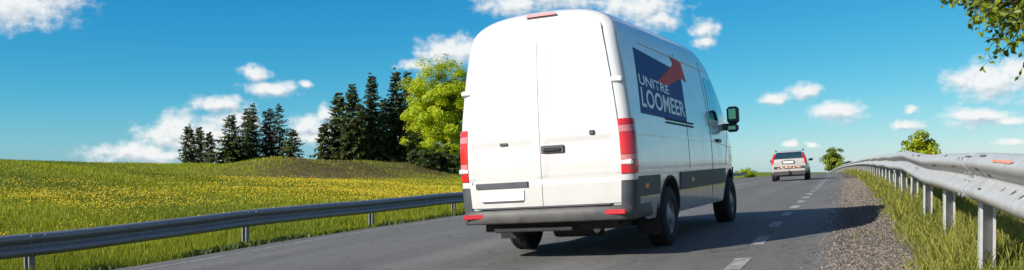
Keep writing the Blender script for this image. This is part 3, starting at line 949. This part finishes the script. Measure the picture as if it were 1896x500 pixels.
# ------------------------------------------------------------------ the estate car ahead
CAR_XY = (14.02, 46.9)
car = empty('estate_car', 'silver estate car with red vertical tail lights driving ahead of the van', 'car', matrix=road_frame(*CAR_XY, TH - KC * 29 - .005))


def loft(stations, n=14):
    """stations: (y, halfwidth, zlow, zhigh, taper)"""
    rows = []
    for y, hw, z0, z1, tp in stations:
        r = []
        for k in range(n):
            a = 2 * math.pi * (k + .5) / n; ca, sa = math.cos(a), math.sin(a); e = 2 / 4.5
            u = math.copysign(abs(ca) ** e, ca); w = math.copysign(abs(sa) ** e, sa)
            zz = (w + 1) / 2; r.append((u * hw * (1 - tp * zz), y, z0 + (z1 - z0) * zz))
        rows.append(r)
    m_ = MB().grid(rows, True, True); m_.add(rows[0], [tuple(range(n))[::-1]], True); m_.add(rows[-1], [tuple(range(n))], True); return m_


cb_ = loft([(0.0, .80, .42, .98, .02), (.05, .86, .36, 1.01, .02), (.3, .90, .30, 1.03, .02), (1.2, .91, .28, 1.02, .02), (3.2, .91, .28, 1.0, .02), (4.2, .88, .30, .92, .03), (4.62, .78, .36, .78, .03), (4.72, .68, .42, .66, .03)], 20)
cb_.build('body', M_SILVER, car)
loft([(.06, .84, .95, 1.06, .06), (.14, .835, .95, 1.22, .10), (.30, .83, .95, 1.44, .20), (.45, .82, .95, 1.52, .23), (1.2, .82, .95, 1.555, .24), (2.2, .82, .95, 1.54, .24), (2.7, .81, .95, 1.44, .22), (3.4, .78, .95, 1.02, .08)], 20).build('cabin', M_SILVER, car)
# tailgate glass, bent to the raked back
rows = [[(x * hw, y, z) for x in np.linspace(-1, 1, 9)] for y, z, hw in ((.075, 1.13, .70), (.16, 1.27, .66), (.245, 1.40, .615), (.29, 1.455, .59))]
MB().thick_patch(rows, [[(0, .03, 0)] * 9] * 4).build('rear_window', M_GLASS, car)
for sg in (-1, 1):
    rows = [[(sg * (.80 - .30 * (z - 1.0) * .62 + .008), y, z) for y in np.linspace(.5 + (z - 1.05) * .25, 3.0 - (z - 1.05) * 1.5, 8)] for z in (1.07, 1.2, 1.32, 1.42)]
    MB().thick_patch([r if sg > 0 else r[::-1] for r in rows], [[(-sg * .05, 0, 0)] * 8] * 4).build('side_window', M_GLASS, car)
    # tall lamps on the rear pillars
    rows = [[(sg * (hw - .09), y - .02, z), (sg * (hw - .03), y, z), (sg * (hw + .012), y + .05, z), (sg * (hw + .012), y + .16, z)] for z, y, hw in ((.80, .03, .855), (.95, .03, .855), (1.10, .06, .83), (1.22, .12, .79), (1.36, .20, .74))]
    MB().thick_patch([r if sg > 0 else r[::-1] for r in rows], [[(-sg * .02, .03, 0)] * 4] * 5).build('tail_light', M_REDL, car)
    MB().tube([(sg * .66, .45, 1.50), (sg * .66, .55, 1.575), (sg * .68, 1.4, 1.60), (sg * .68, 2.2, 1.585), (sg * .67, 2.35, 1.53)], .018, 6).build('roof_rail', M_CLAD, car)
    mr_ = MB().box((sg * 1.0, 3.0, 1.06), (.2, .1, .14), bev=.03); mr_.box((sg * .89, 3.02, 1.02), (.12, .05, .05)); mr_.build('side_mirror', M_CLAD, car)
    for y in (.85, 3.65): wheel(car, sg * .80, y, .335, .22, sg, M_RIM, 5)
    MB().box((sg * .87, 2.2, .34), (.12, 2.4, .14), bev=.04).build('sill_cladding', M_CLAD, car)
pl = MB().box((-.03, -.012, .945), (.62, .03, .16), bev=.01).build('plate_recess', M_CLAD, car)
MB().box((-.03, -.032, .945), (.50, .012, .105), bev=.004).build('number_plate', M_PLATE, pl)
MB().box((-.02, -.02, 1.05), (.4, .03, .03), bev=.01).build('tailgate_trim', M_CHROME, car)
# copper reflective band across the tailgate foot
bd = MB().box((0, -.035, .665), (1.50, .05, .15), bev=.012).build('tailgate_band', M_CLAD, car)
random.seed(4)
for k in range(15):
    x = -.52 + k * .074; MB().box((x, -.064, .675 + random.uniform(-.03, .03)), (random.uniform(.045, .09), .008, random.uniform(.03, .08)), bev=.002).build('reflective_patch', M_COPPERL if k in (0, 2, 3, 5, 8, 10, 13, 14) else M_COPPER, bd)
MB().box((0, -.07, .53), (1.60, .16, .15), bev=.05).build('bumper', M_SILVER, car)
MB().box((0, -.06, .37), (1.58, .2, .19), bev=.04).build('bumper_cladding', M_CLAD, car)
MB().tube([(0, .1, .36), (0, -.2, .36), (0, -.24, .40), (0, -.24, .55)], .03, 8).build('tow_hitch', M_CLAD, car)
MB().box((0, 2.2, .30), (1.5, 4.0, .14)).build('underbody', M_UNDER, car)

# ------------------------------------------------------------------ vegetation
M_NEEDLE = mat('spruce_needles', (.022, .038, .014), .75, attr=True, col2=(.10, .12, .032), spec=.2, sub=.12)
M_NEEDLE_DRY = mat('thin_spruce_needles', (.022, .032, .018), .8, attr=True, col2=(.095, .085, .045), spec=.2, sub=.1)
M_LIME = mat('spring_leaves', (.31, .40, .008), .55, attr=True, col2=(.58, .64, .03), spec=.3, sub=.5)
M_LEAF = mat('summer_leaves', (.10, .16, .014), .5, attr=True, col2=(.28, .35, .03), spec=.35, sub=.3)
M_LEAFB = mat('bright_shrub_leaves', (.22, .30, .008), .5, attr=True, col2=(.50, .54, .03), spec=.35, sub=.35)
M_SHRUB = mat('shrub_leaves', (.018, .035, .008), .6, attr=True, col2=(.085, .12, .018), spec=.25, sub=.2)
M_BRANCH = mat('roadside_leaves', (.06, .10, .006), .42, attr=True, col2=(.30, .36, .02), spec=.4, sub=.4)
M_GRASS = mat('grass_blades', (.11, .15, .008), .6, attr=True, col2=(.34, .35, .020), spec=.2, sub=.35)
M_GRASSV = mat('verge_blades', (.075, .105, .014), .6, attr=True, col2=(.33, .30, .06), spec=.2, sub=.35)
M_DRYG = mat('dry_grass', (.060, .042, .016), .8, attr=True, col2=(.19, .135, .055), spec=.1, sub=.2)
M_YELLOW = mat('yellow_petals', (.52, .36, .008), .6, attr=True, col2=(.70, .50, .016), sub=.25)
M_STONE = mat('loose_stones', (.075, .062, .052), .9, attr=True, col2=(.22, .185, .155))


def leaf_quads(C, A, B, tint):
    """rhombic leaves: centre C, half-length A, half-width B"""
    n = len(C); V = np.stack([C - A, C + B - .15 * A, C + A, C - B - .15 * A], 1).reshape(-1, 3)
    return V, np.arange(n * 4).reshape(n, 4), np.repeat(tint, 4)


def unit(v): return v / np.maximum(np.linalg.norm(v, axis=-1, keepdims=True), 1e-9)


def spruce(name, label, x, y, top_z, rad, seed, thin=0., group=None, lean=0., low=.05):
    g = np.random.default_rng(seed); base = gxy(x, y); H = top_z - base.z
    root = empty(name, label, 'spruce', group, loc=base)
    tr = MB().tube([(0, 0, -.3), (lean * .3, 0, H * .3), (lean * .6, 0, H * .62), (lean, 0, H * .985)], [H * .016, H * .013, H * .008, .02], 7)
    C, A, B, T = [], [], [], []
    z = H * low
    while z < H * .985:
        f = z / H
        r = rad * (1 - f) ** .78 * (.82 + .3 * g.random()) + .12
        nb = int(g.integers(4, 7)) if f < .9 else 4
        if g.random() < thin * .5: nb = max(2, nb - 3)
        a0 = g.random() * 6.28
        for k in range(nb):
            a = a0 + 6.283 * k / nb + g.normal() * .22
            rr = r * (.62 + .5 * g.random()); up = .30 * f - .02 + g.normal() * .06
            d = np.array([math.cos(a), math.sin(a)])
            m_ = max(4, int(rr / .30)); t = (np.arange(m_) + .8) / m_
            zz = z + g.normal() * .16 + rr * (up * t - .42 * t ** 1.6 * (1 - .75 * f) + .16 * t ** 3)
            px = np.stack([d[0] * rr * t + lean * f, d[1] * rr * t, zz], 1)
            tr.tube([(lean * f, 0, z), tuple(px[m_ // 2]), tuple(px[-1])], [.035 * (1 - f) + .012, .02, .006], 3, cap=False)
            w = (.17 + .30 * rr * (1 - t) ** .7 * .55 + .05) * (1 - .45 * thin)
            keep = g.random(m_) > thin * .28
            for sgn in (-1, 1, 0):
                side = np.array([-d[1] * sgn, d[0] * sgn, 0.])
                dirv = np.array([d[0] * .75, d[1] * .75, -.18]) + side * .85
                dirv = np.repeat(dirv[None], m_, 0) + g.normal(size=(m_, 3)) * .22
                if sgn == 0: dirv[:, 2] -= .75 * (1 - f) + .1
                dirv = unit(dirv); ln = (w * (.75 + .5 * g.random(m_)))[:, None]
                c = px + dirv * ln * .8
                wd = unit(np.cross(dirv, np.array([0, 0, 1.0]) + g.normal(size=(m_, 3)) * .5)) * ln * (.36 + .1 * g.random((m_, 1)))
                tin = np.clip(.25 + .55 * t + g.normal(size=m_) * .2, 0, 1)
                C.append(c[keep]); A.append((dirv * ln)[keep]); B.append(wd[keep]); T.append(tin[keep])
        z += (.17 + .17 * (1 - f)) * (1 + .45 * thin) * (.8 + .4 * g.random())
    tr.build('trunk', M_BARK, root)
    V, Q, T = leaf_quads(np.concatenate(C), np.concatenate(A), np.concatenate(B), np.concatenate(T))
    cr = raw_mesh('crown', V, None, M_NEEDLE_DRY if thin > .4 else M_NEEDLE, T, quads=Q); cr.parent = root
    return root


def leafy(name, label, cat, x, y, H, rx, cz, rz_, seed, material, clumps=80, per=260, leaf=.2, trunk=.2, group=None, ry=None, clump=.9, shell=.55, zb=None, dens=1.):
    """tree or shrub: irregular crown of leaf clumps on real limbs"""
    g = np.random.default_rng(seed); base = gxy(x, y) if zb is None else Vector((x, y, zb))
    root = empty(name, label, cat, group, loc=base); ry = ry or rx
    d = unit(g.normal(size=(clumps, 3))); rr = g.random(clumps) ** shell
    bumpy = 1 + .16 * np.sin(d[:, 0] * 5 + seed) * np.cos(d[:, 2] * 6 + seed * 2) + g.normal(size=clumps) * .06
    cc = d * rr[:, None] * bumpy[:, None] * np.array([rx, ry, rz_]) + np.array([0, 0, cz])
    cc[:, 2] = np.maximum(cc[:, 2], leaf * 1.2)
    tr = MB(); hub = cz - rz_ * .25
    tr.tube([(0, 0, -.3), (trunk * .3, 0, hub * .5), (0, trunk * .3, hub), (0, 0, cz + rz_ * .6)], [trunk * 1.25, trunk, trunk * .75, trunk * .15], 8)
    for c in cc[::max(1, clumps // 45)]:
        s_ = Vector((0, 0, max(.2, min(hub, c[2] * .7)))); e = Vector(c); mid = s_.lerp(e, .5) + Vector((0, 0, .06 * rx))
        tr.tube([s_, mid, e], [trunk * .35, trunk * .2, trunk * .06], 5, cap=False)
    tr.build('trunk', M_BARK, root)
    C, A, B, T = [], [], [], []
    for c, o in zip(cc, d):
        n = int(per * (.6 + .8 * g.random()) * dens); k = clump * (.7 + .6 * g.random())
        q_ = unit(g.normal(size=(n, 3))) * (g.random(n) ** .45)[:, None] * np.array([k, k, k * .62]) + c
        q_[:, 2] -= .22 * (np.hypot(q_[:, 0] - c[0], q_[:, 1] - c[1]) / k) ** 2 * k
        nrm = unit(o[None] * .7 + np.array([0, 0, .75]) + g.normal(size=(n, 3)) * .55)
        a = unit(np.cross(nrm, g.normal(size=(n, 3)))); b = np.cross(nrm, a); s_ = leaf * (.55 + .8 * g.random(n))[:, None]
        C.append(q_); A.append(a * s_ * .5); B.append(b * s_ * .33)
        T.append(np.clip(.45 + g.normal() * .14 + g.normal(size=n) * .22, 0, 1))
    V, Q, T = leaf_quads(np.concatenate(C), np.concatenate(A), np.concatenate(B), np.concatenate(T))
    V[:, 2] = np.maximum(V[:, 2], -.15)
    cr = raw_mesh('crown', V, None, material, T, quads=Q); cr.parent = root
    return root


# far thin spruces on the left skyline: lateral slope, distance, height of the tip, crown radius, thinness
for i, (t, Y, tz, r, th, lb) in enumerate([
    (-.3473, 150, 8.3, 2.3, .35, 'short dark spruce at the far left end of the left spruce group'),
    (-.3374, 153, 8.2, 2.0, .3, 'dark spruce second from the left end of the left spruce group'),
    (-.3240, 148, 7.2, 1.7, .3, 'lowest spruce in the dip of the left spruce group'),
    (-.3002, 146, 9.9, 3.1, .25, 'broad dense spruce left of centre in the left spruce group'),
    (-.2852, 152, 11.3, 2.2, .45, 'tall spruce fourth from the right end among the thin left spruces'),
    (-.2779, 149, 11.6, 2.0, .5, 'tall narrow spruce in the middle of the left spruce group'),
    (-.2648, 151, 10.9, 1.9, .7, 'thin brownish spruce with sparse branches in the left spruce group'),
    (-.2596, 154, 11.4, 2.0, .7, 'sparse tall spruce next to the open-branched one of the left group'),
    (-.2500, 150, 11.8, 2.5, .75, 'open-branched tallest spruce near the right end of the left group'),
    (-.2375, 147, 7.6, 2.4, .3, 'low dark spruce at the right end of the left spruce group')]):
    spruce('spruce_tree', lb, t * Y, Y, tz, r * (1.15 if i < 3 else 1.38), 20 + i, th * .75, 'thin spruces on the left skyline', lean=random.uniform(-.3, .3))
for i, (t, Y, tz, r, th, lb) in enumerate([
    (-.2010, 128, 7.6, 1.9, .1, 'lowest spruce at the left edge of the tall spruce stand'),
    (-.1858, 130, 12.1, 2.9, .1, 'full sunlit spruce at the left of the tall spruce stand'),
    (-.1708, 126, 12.6, 2.9, .1, 'dense spruce second from left among the tall spruces'),
    (-.1512, 129, 14.4, 2.7, .2, 'tallest-looking dark spruce in the middle of the tall stand'),
    (-.1240, 131, 15.2, 2.9, .15, 'dark spruce just left of the yellow-green broadleaf tree'),
    (-.1120, 136, 15.6, 2.6, .15, 'dark spruce peeping out behind the yellow-green broadleaf tree'),
    (-.0985, 138, 15.0, 2.6, .15, 'spruce mostly hidden behind the yellow-green broadleaf tree top'),
    (-.1620, 134, 10.5, 2.6, .1, 'shorter spruce filling the gap inside the tall stand'),
    (-.1380, 135, 11.5, 2.6, .1, 'shaded spruce behind the middle of the tall stand')]):
    spruce('spruce_tree', lb, t * Y, Y, tz, r * 1.15, 50 + i, th, 'tall spruce stand beside the broadleaf tree', lean=random.uniform(-.25, .25), low=.03)
leafy('broadleaf_tree', 'large rounded yellow-green broadleaf tree in fresh leaf beside the spruces', 'tree', -.072 * 112, 112, 14, 5.3, 6.8, 6.5, 3, M_LIME, 210, 300, .24, .28, clump=1.15, shell=.42)
for i, (x, Y, H, rx, lb) in enumerate([
    (-.1062 * 80, 80, 2.4, .55, 'dark upright shrub on the bank below the broadleaf tree'),
    (-.0915 * 79, 79, 1.7, .9, 'low dark shrub right of the upright one on the bank'),
    (-.0770 * 80, 80, 1.9, 1.0, 'dark green shrub on the bank midway to the van'),
    (-.0620 * 80, 80, 1.9, 1.1, 'dark shrub on the bank closest to the van')]):
    leafy('shrub', lb, 'shrub', x, Y, H * 1.2, rx * 1.35, H * .6, H * .62, 70 + i, M_SHRUB, 34, 150, .14, .05, 'shrubs on the dry bank', clump=.34)
leafy('roadside_bush', 'round bright green bush showing above the right guardrail', 'bush', .4367 * 60, 60, 3.8, 1.05, 2.2, 1.75, 81, M_LEAFB, 90, 140, .16, .08, clump=.42)
leafy('roadside_tree', 'small round green tree beyond the far end of the right guardrail', 'tree', .3470 * 175, 175, 7, 2.1, 4.2, 2.6, 82, M_LEAF, 70, 160, .24, .12, clump=.7, zb=-1.5)
leafy('roadside_bush', 'low green bush right of the small round tree behind the guardrail', 'bush', .3590 * 178, 178, 5, 1.6, 3.2, 1.3, 83, M_LEAF, 36, 120, .24, .1, clump=.6, zb=-1.5)
leafy('roadside_bush', 'yellow-green bush left of the road between van and silver car', 'bush', .2500 * 128, 128, 2, 1.35, .75, .8, 84, M_LEAFB, 40, 110, .16, .06, clump=.42)


def branch_tree():
    """the tree whose lowest boughs hang into the picture above the right guardrail"""
    g = np.random.default_rng(5); x0, y0 = 8.3, 10.6; base = gxy(x0, y0)
    root = empty('overhanging_tree', 'leafy tree branch hanging into view above the right guardrail', 'tree', loc=base)
    cz = 4.62 - base.z; rad = np.array([3.85, 3.2, 3.0])
    tr = MB().tube([(0, 0, -.4), (.05, 0, 1.2), (-.08, .05, 3), (.05, .1, cz + 1), (0, 0, cz + 2.6)], [.19, .15, .12, .07, .02], 10)
    C, A, B, T = [], [], [], []
    n_l = 170
    d = unit(g.normal(size=(n_l, 3)) * np.array([1, 1, .9]) + np.array([-.35, -.1, -.12])); rr = (.55 + .45 * g.random(n_l) ** .6)
    ends = d * rr[:, None] * rad + np.array([0, 0, cz])
    low = np.interp(ends[:, 0] + x0, [4.4, 4.75, 5.05, 5.5, 6.2], [3.0, 2.78, 2.52, 2.36, 2.2]) - base.z
    ends = ends[ends[:, 2] > low + .12]
    ex = np.stack([g.uniform(4.9, 6.0, 17), g.uniform(9.5, 10.9, 17), np.zeros(17)], 1)
    ex[:, 2] = np.interp(ex[:, 0], [4.4, 4.75, 5.05, 5.5, 6.2], [3.0, 2.78, 2.52, 2.36, 2.2]) + .10 + .55 * g.random(17)
    ends = np.concatenate([ends, ex - np.array([x0, y0, base.z])])
    for e in ends:
        s_ = Vector((0, 0, max(1.2, min(cz + 1.5, e[2] * .55 + 1.0)))); E_ = Vector(e)
        mid = s_.lerp(E_, .55) + Vector((0, 0, .35))
        tr.tube([s_, s_.lerp(mid, .5) + Vector((0, 0, .1)), mid, mid.lerp(E_, .6) + Vector((0, 0, .05)), E_], [.04, .03, .018, .011, .004], 5, cap=False)
        ax = (E_ - mid).normalized()
        for k in range(int(g.integers(9, 15))):
            st = mid.lerp(E_, .15 + .85 * g.random()); dv = Vector(unit(np.array(ax) * .6 + g.normal(size=3) * .7 + np.array([0, 0, -.12])))
            ln = .22 + .28 * g.random(); tip = st + dv * ln + Vector((0, 0, -.10 * ln))
            tr.tube([st, st.lerp(tip, .5) + Vector((0, 0, .02)), tip], [.005, .0035, .002], 3, cap=False)
            nl = int(g.integers(7, 13)); tt = (np.arange(nl) + .5 + g.random(nl) * .5) / nl
            base_ = np.array(st)[None] + (np.array(tip) - np.array(st))[None] * tt[:, None]
            dirs = unit(np.array(dv)[None] * .5 + g.normal(size=(nl, 3)) * .8 + np.array([0, 0, -.25])); L_ = (.060 + .034 * g.random(nl))[:, None]
            nrm = unit(g.normal(size=(nl, 3)) + np.array([-.4, -.3, .9])); wd = unit(np.cross(nrm, dirs))
            C.append(base_ + dirs * L_ * .62); A.append(dirs * L_ * .5); B.append(wd * L_ * .36)
            T.append(np.clip(.45 + g.normal(size=nl) * .25 + g.normal() * .12, 0, 1))
    tr.build('trunk', M_BARK, root)
    C, A, B, T = map(np.concatenate, (C, A, B, T)); n = len(C)
    # six-sided leaves folded along the midrib
    up = unit(np.cross(A, B)) * np.linalg.norm(B, axis=1, keepdims=True) * .25
    V = np.stack([C - A, C - A * .35 + B * .9 + up, C + A * .3 + B * .8 + up, C + A * 1.15, C + A * .3 - B * .8 + up, C - A * .35 - B * .9 + up], 1).reshape(-1, 3)
    i6 = np.arange(n)[:, None] * 6
    Q = np.concatenate([i6 + np.array([0, 1, 2, 3]), i6 + np.array([0, 3, 4, 5])])
    cr = raw_mesh('crown', V, None, M_BRANCH, np.repeat(T, 6), quads=Q); cr.parent = root


branch_tree()


def blades(name, label, cat, x, y, z, h, w, material, tint, lean=.35, seg=1, seed=1):
    g = np.random.default_rng(seed); n = len(x); a = g.random(n) * 6.283; b = g.random(n) * 6.283
    P = np.stack([x, y, z - .01], 1); sd_ = np.stack([np.cos(a), np.sin(a), a * 0], 1) * (w / 2)[:, None]
    ln = np.stack([np.cos(b), np.sin(b), b * 0], 1) * (h * lean * (.2 + g.random(n)))[:, None]
    up = np.stack([a * 0, a * 0, h], 1)
    if seg == 1:
        V = np.stack([P - sd_, P + sd_, P + up + ln], 1).reshape(-1, 3)
        o = raw_mesh(name, V, np.arange(n * 3).reshape(n, 3), material, np.repeat(tint, 3))
    else:
        mid = P + up * .6 + ln * .35
        V = np.stack([P - sd_, P + sd_, mid + sd_ * .75, mid - sd_ * .75, P + up * .98 + ln], 1).reshape(-1, 3)
        i5 = np.arange(n)[:, None] * 5
        o = raw_mesh(name, V, i5 + np.array([3, 2, 4]), material, np.repeat(tint, 5), quads=i5 + np.array([0, 1, 2, 3]))
    return finish(o, label, cat, None, 'stuff')


def fnoise(x, y, s, seed=0):
    v = 0
    for k, a in enumerate((1, .5, .3)):
        f = (2 ** k) / s
        v = v + a * np.sin(x * f * 1.1 + 1.3 * seed + k) * np.cos(y * f * .9 + .7 * seed - k) + a * .6 * np.sin((x + y) * f * .7 + seed * 2.1)
    return v


# meadow grass, thinning out with distance
n = 430000
t = rng.uniform(-.78, .14, n); Y = np.exp(rng.uniform(math.log(9.5), math.log(125), n)); x = t * Y
s_, p_ = SP(x, Y); ok = (p_ < -9.55 + .12 * np.sin(s_ * 3) + .1 * np.sin(s_ * 7.3)) & (p_ > -80); x, Y, s_, p_ = x[ok], Y[ok], s_[ok], p_[ok]
drym = np.exp(-((p_ + 32.5) / 4.2) ** 2) * sst(36, 46, s_)
isdry = rng.random(len(x)) < drym * 2.2 * np.clip(.55 + .7 * fnoise(x, Y, 3.2, 4), 0, 1)
hg = (.06 + .10 * rng.random(len(x))) * (1 + .45 * (p_ > -12.6)) * (1 + .35 * np.clip(fnoise(x, Y, 2.5), -1, 1)); wd = .008 + .0006 * Y
tn = np.clip(.56 + .24 * fnoise(x, Y, 6, 1) + .10 * fnoise(x, Y, 1.7, 5) + rng.normal(size=len(x)) * .13 - .2 * (p_ > -12.5), 0, 1)
z = ground_z(s_, p_)
k = ~isdry
blades('meadow_grass', 'short green meadow grass on the slope left of the road', 'grass', x[k], Y[k], z[k], hg[k], wd[k], M_GRASS, tn[k], seed=3)
k = isdry
blades('dry_grass', 'brownish dry grass on the low bank below the trees', 'grass', x[k], Y[k], z[k], hg[k] * .8, wd[k], M_DRYG, tn[k], lean=.9, seed=4)
# dandelions
n = 200000
t = rng.uniform(-.70, .02, n); Y = np.exp(rng.uniform(math.log(13), math.log(100), n)); x = t * Y; s_, p_ = SP(x, Y)
pr = np.where(p_ > -13, 0, np.where(p_ > -31, .60, .02)) * np.clip(.55 + .5 * fnoise(x, Y, 4.5, 7) + .35 * fnoise(x, Y, 1.3, 3), 0, 1.2) * (1 - .72 * sst(38, 60, s_ + .2 * p_))
pr = np.maximum(pr, .02 * (p_ < -12.5) * (p_ > -45)) * np.where((s_ > 40) & (p_ < -26), .2, 1)
k = rng.random(n) < pr; x, Y, s_, p_ = x[k], Y[k], s_[k], p_[k]; m_ = len(x); r_ = .008 + .008 * rng.random(m_) + .00017 * Y; z = ground_z(s_, p_) + .07 + .12 * rng.random(m_)
nrm = unit(np.stack([-.3 + rng.normal(size=m_) * .3, -.5 + rng.normal(size=m_) * .3, np.ones(m_)], 1)); a_ = unit(np.cross(nrm, np.array([0, 1., 0]))); b_ = np.cross(nrm, a_)
c_ = np.stack([x, Y, z], 1)
V = np.stack([c_ + (a_ * math.cos(q_) + b_ * math.sin(q_)) * r_[:, None] for q_ in (0, 1.2566, 2.513, 3.77, 5.0265)] + [c_ - nrm * r_[:, None] * .6], 1).reshape(-1, 3)
i6 = np.arange(m_)[:, None] * 6
tri = np.concatenate([i6 + np.array(q_) for q_ in ((0, 1, 2), (0, 2, 3), (0, 3, 4), (0, 5, 1), (1, 5, 2), (2, 5, 3), (3, 5, 4), (4, 5, 0))])
finish(raw_mesh('dandelions', V, tri, M_YELLOW, np.repeat(rng.random(m_), 6)), 'yellow dandelion flowers spread over the meadow', 'flowers', None, 'stuff')

# right verge
n = 95000
s_ = np.exp(rng.uniform(math.log(1.6), math.log(110), n)); p_ = rng.uniform(-.05, 2.6, n); edge = .44 + .14 * np.sin(s_ * 1.3 + 3) + .12 * np.sin(s_ * 3.7) + .08 * np.sin(s_ * 9)
edge = edge - .30 * (fnoise(s_ * 1.0, p_ * 2.0, .8, 9) > .75)
ok = (p_ > edge + rng.normal(size=n) * .10) & (rng.random(n) < .35 + .65 * sst(.2, .7, p_)); s_, p_ = s_[ok], p_[ok]
x, Y = XY(s_, p_); z = ground_z(s_, p_); cl = np.clip(fnoise(x, Y, .45, 2), -1.2, 1.2)
hg = (.07 + .15 * rng.random(len(x))) * (1 + .55 * cl) * (.55 + .45 * sst(.3, .9, p_)) + .02; wd = .0055 + .0006 * Y
blades('verge_grass', 'tufted grass along the verge under the right guardrail', 'grass', x, Y, z, hg, wd, M_GRASSV, np.clip(.42 + .2 * cl + rng.normal(size=len(x)) * .25, 0, 1), lean=.7, seg=2, seed=6)
# leafy weeds along the left asphalt edge
n = 26000
s_ = rng.uniform(2, 60, n); p_ = -9.55 + rng.normal(size=n) * .16 - .1; x, Y = XY(s_, p_); ok = fnoise(x, Y, .9, 5) + rng.normal(size=n) * .4 > .1; x, Y, s_, p_ = x[ok], Y[ok], s_[ok], p_[ok]
blades('edge_weeds', 'dark leafy weeds creeping over the left asphalt edge', 'weeds', x, Y, ground_z(s_, p_), .05 + .10 * rng.random(len(x)), .03 + .03 * rng.random(len(x)), M_SHRUB, np.clip(.35 + rng.normal(size=len(x)) * .25, 0, 1), lean=1.1, seg=2, seed=8)
# loose stones on the shoulder
n = 26000
s_ = np.exp(rng.uniform(math.log(3), math.log(45), n)); p_ = -.20 + .85 * rng.random(n) ** .9 - .30 * rng.random(n) ** 6; x, Y = XY(s_, p_)
z = np.maximum(ground_z(s_, p_), road_z(s_, p_) + np.where(p_ < PR, 0, .035 * sst(-.3, .5, p_) - .012)); r_ = (.005 + .010 * rng.random(n) ** 2.2) * (1 + .02 * s_)
o8 = np.array([(1, 0, 0), (0, 1, 0), (-1, 0, 0), (0, -1, 0), (0, 0, .7), (0, 0, -.6)])
jit = 1 + np.clip(rng.normal(size=(n, 6, 1)), -1.5, 1.5) * .2; an = rng.random(n) * 6.283; ca, sa = np.cos(an), np.sin(an)
Rm = np.stack([np.stack([ca, -sa, ca * 0], 1), np.stack([sa, ca, ca * 0], 1), np.stack([ca * 0, ca * 0, ca * 0 + 1], 1)], 1)
V = np.einsum('nij,kj->nki', Rm, o8) * r_[:, None, None] * jit + np.stack([x, Y, z + r_ * .25], 1)[:, None]
i6 = np.arange(n)[:, None] * 6
tri = np.concatenate([i6 + np.array(q_) for q_ in ((0, 1, 4), (1, 2, 4), (2, 3, 4), (3, 0, 4), (1, 0, 5), (2, 1, 5), (3, 2, 5), (0, 3, 5))])
finish(raw_mesh('loose_gravel', V.reshape(-1, 3), tri, M_STONE, np.repeat(rng.random(n), 6)), 'loose grey-brown stones scattered on the right shoulder', 'gravel', None, 'stuff')
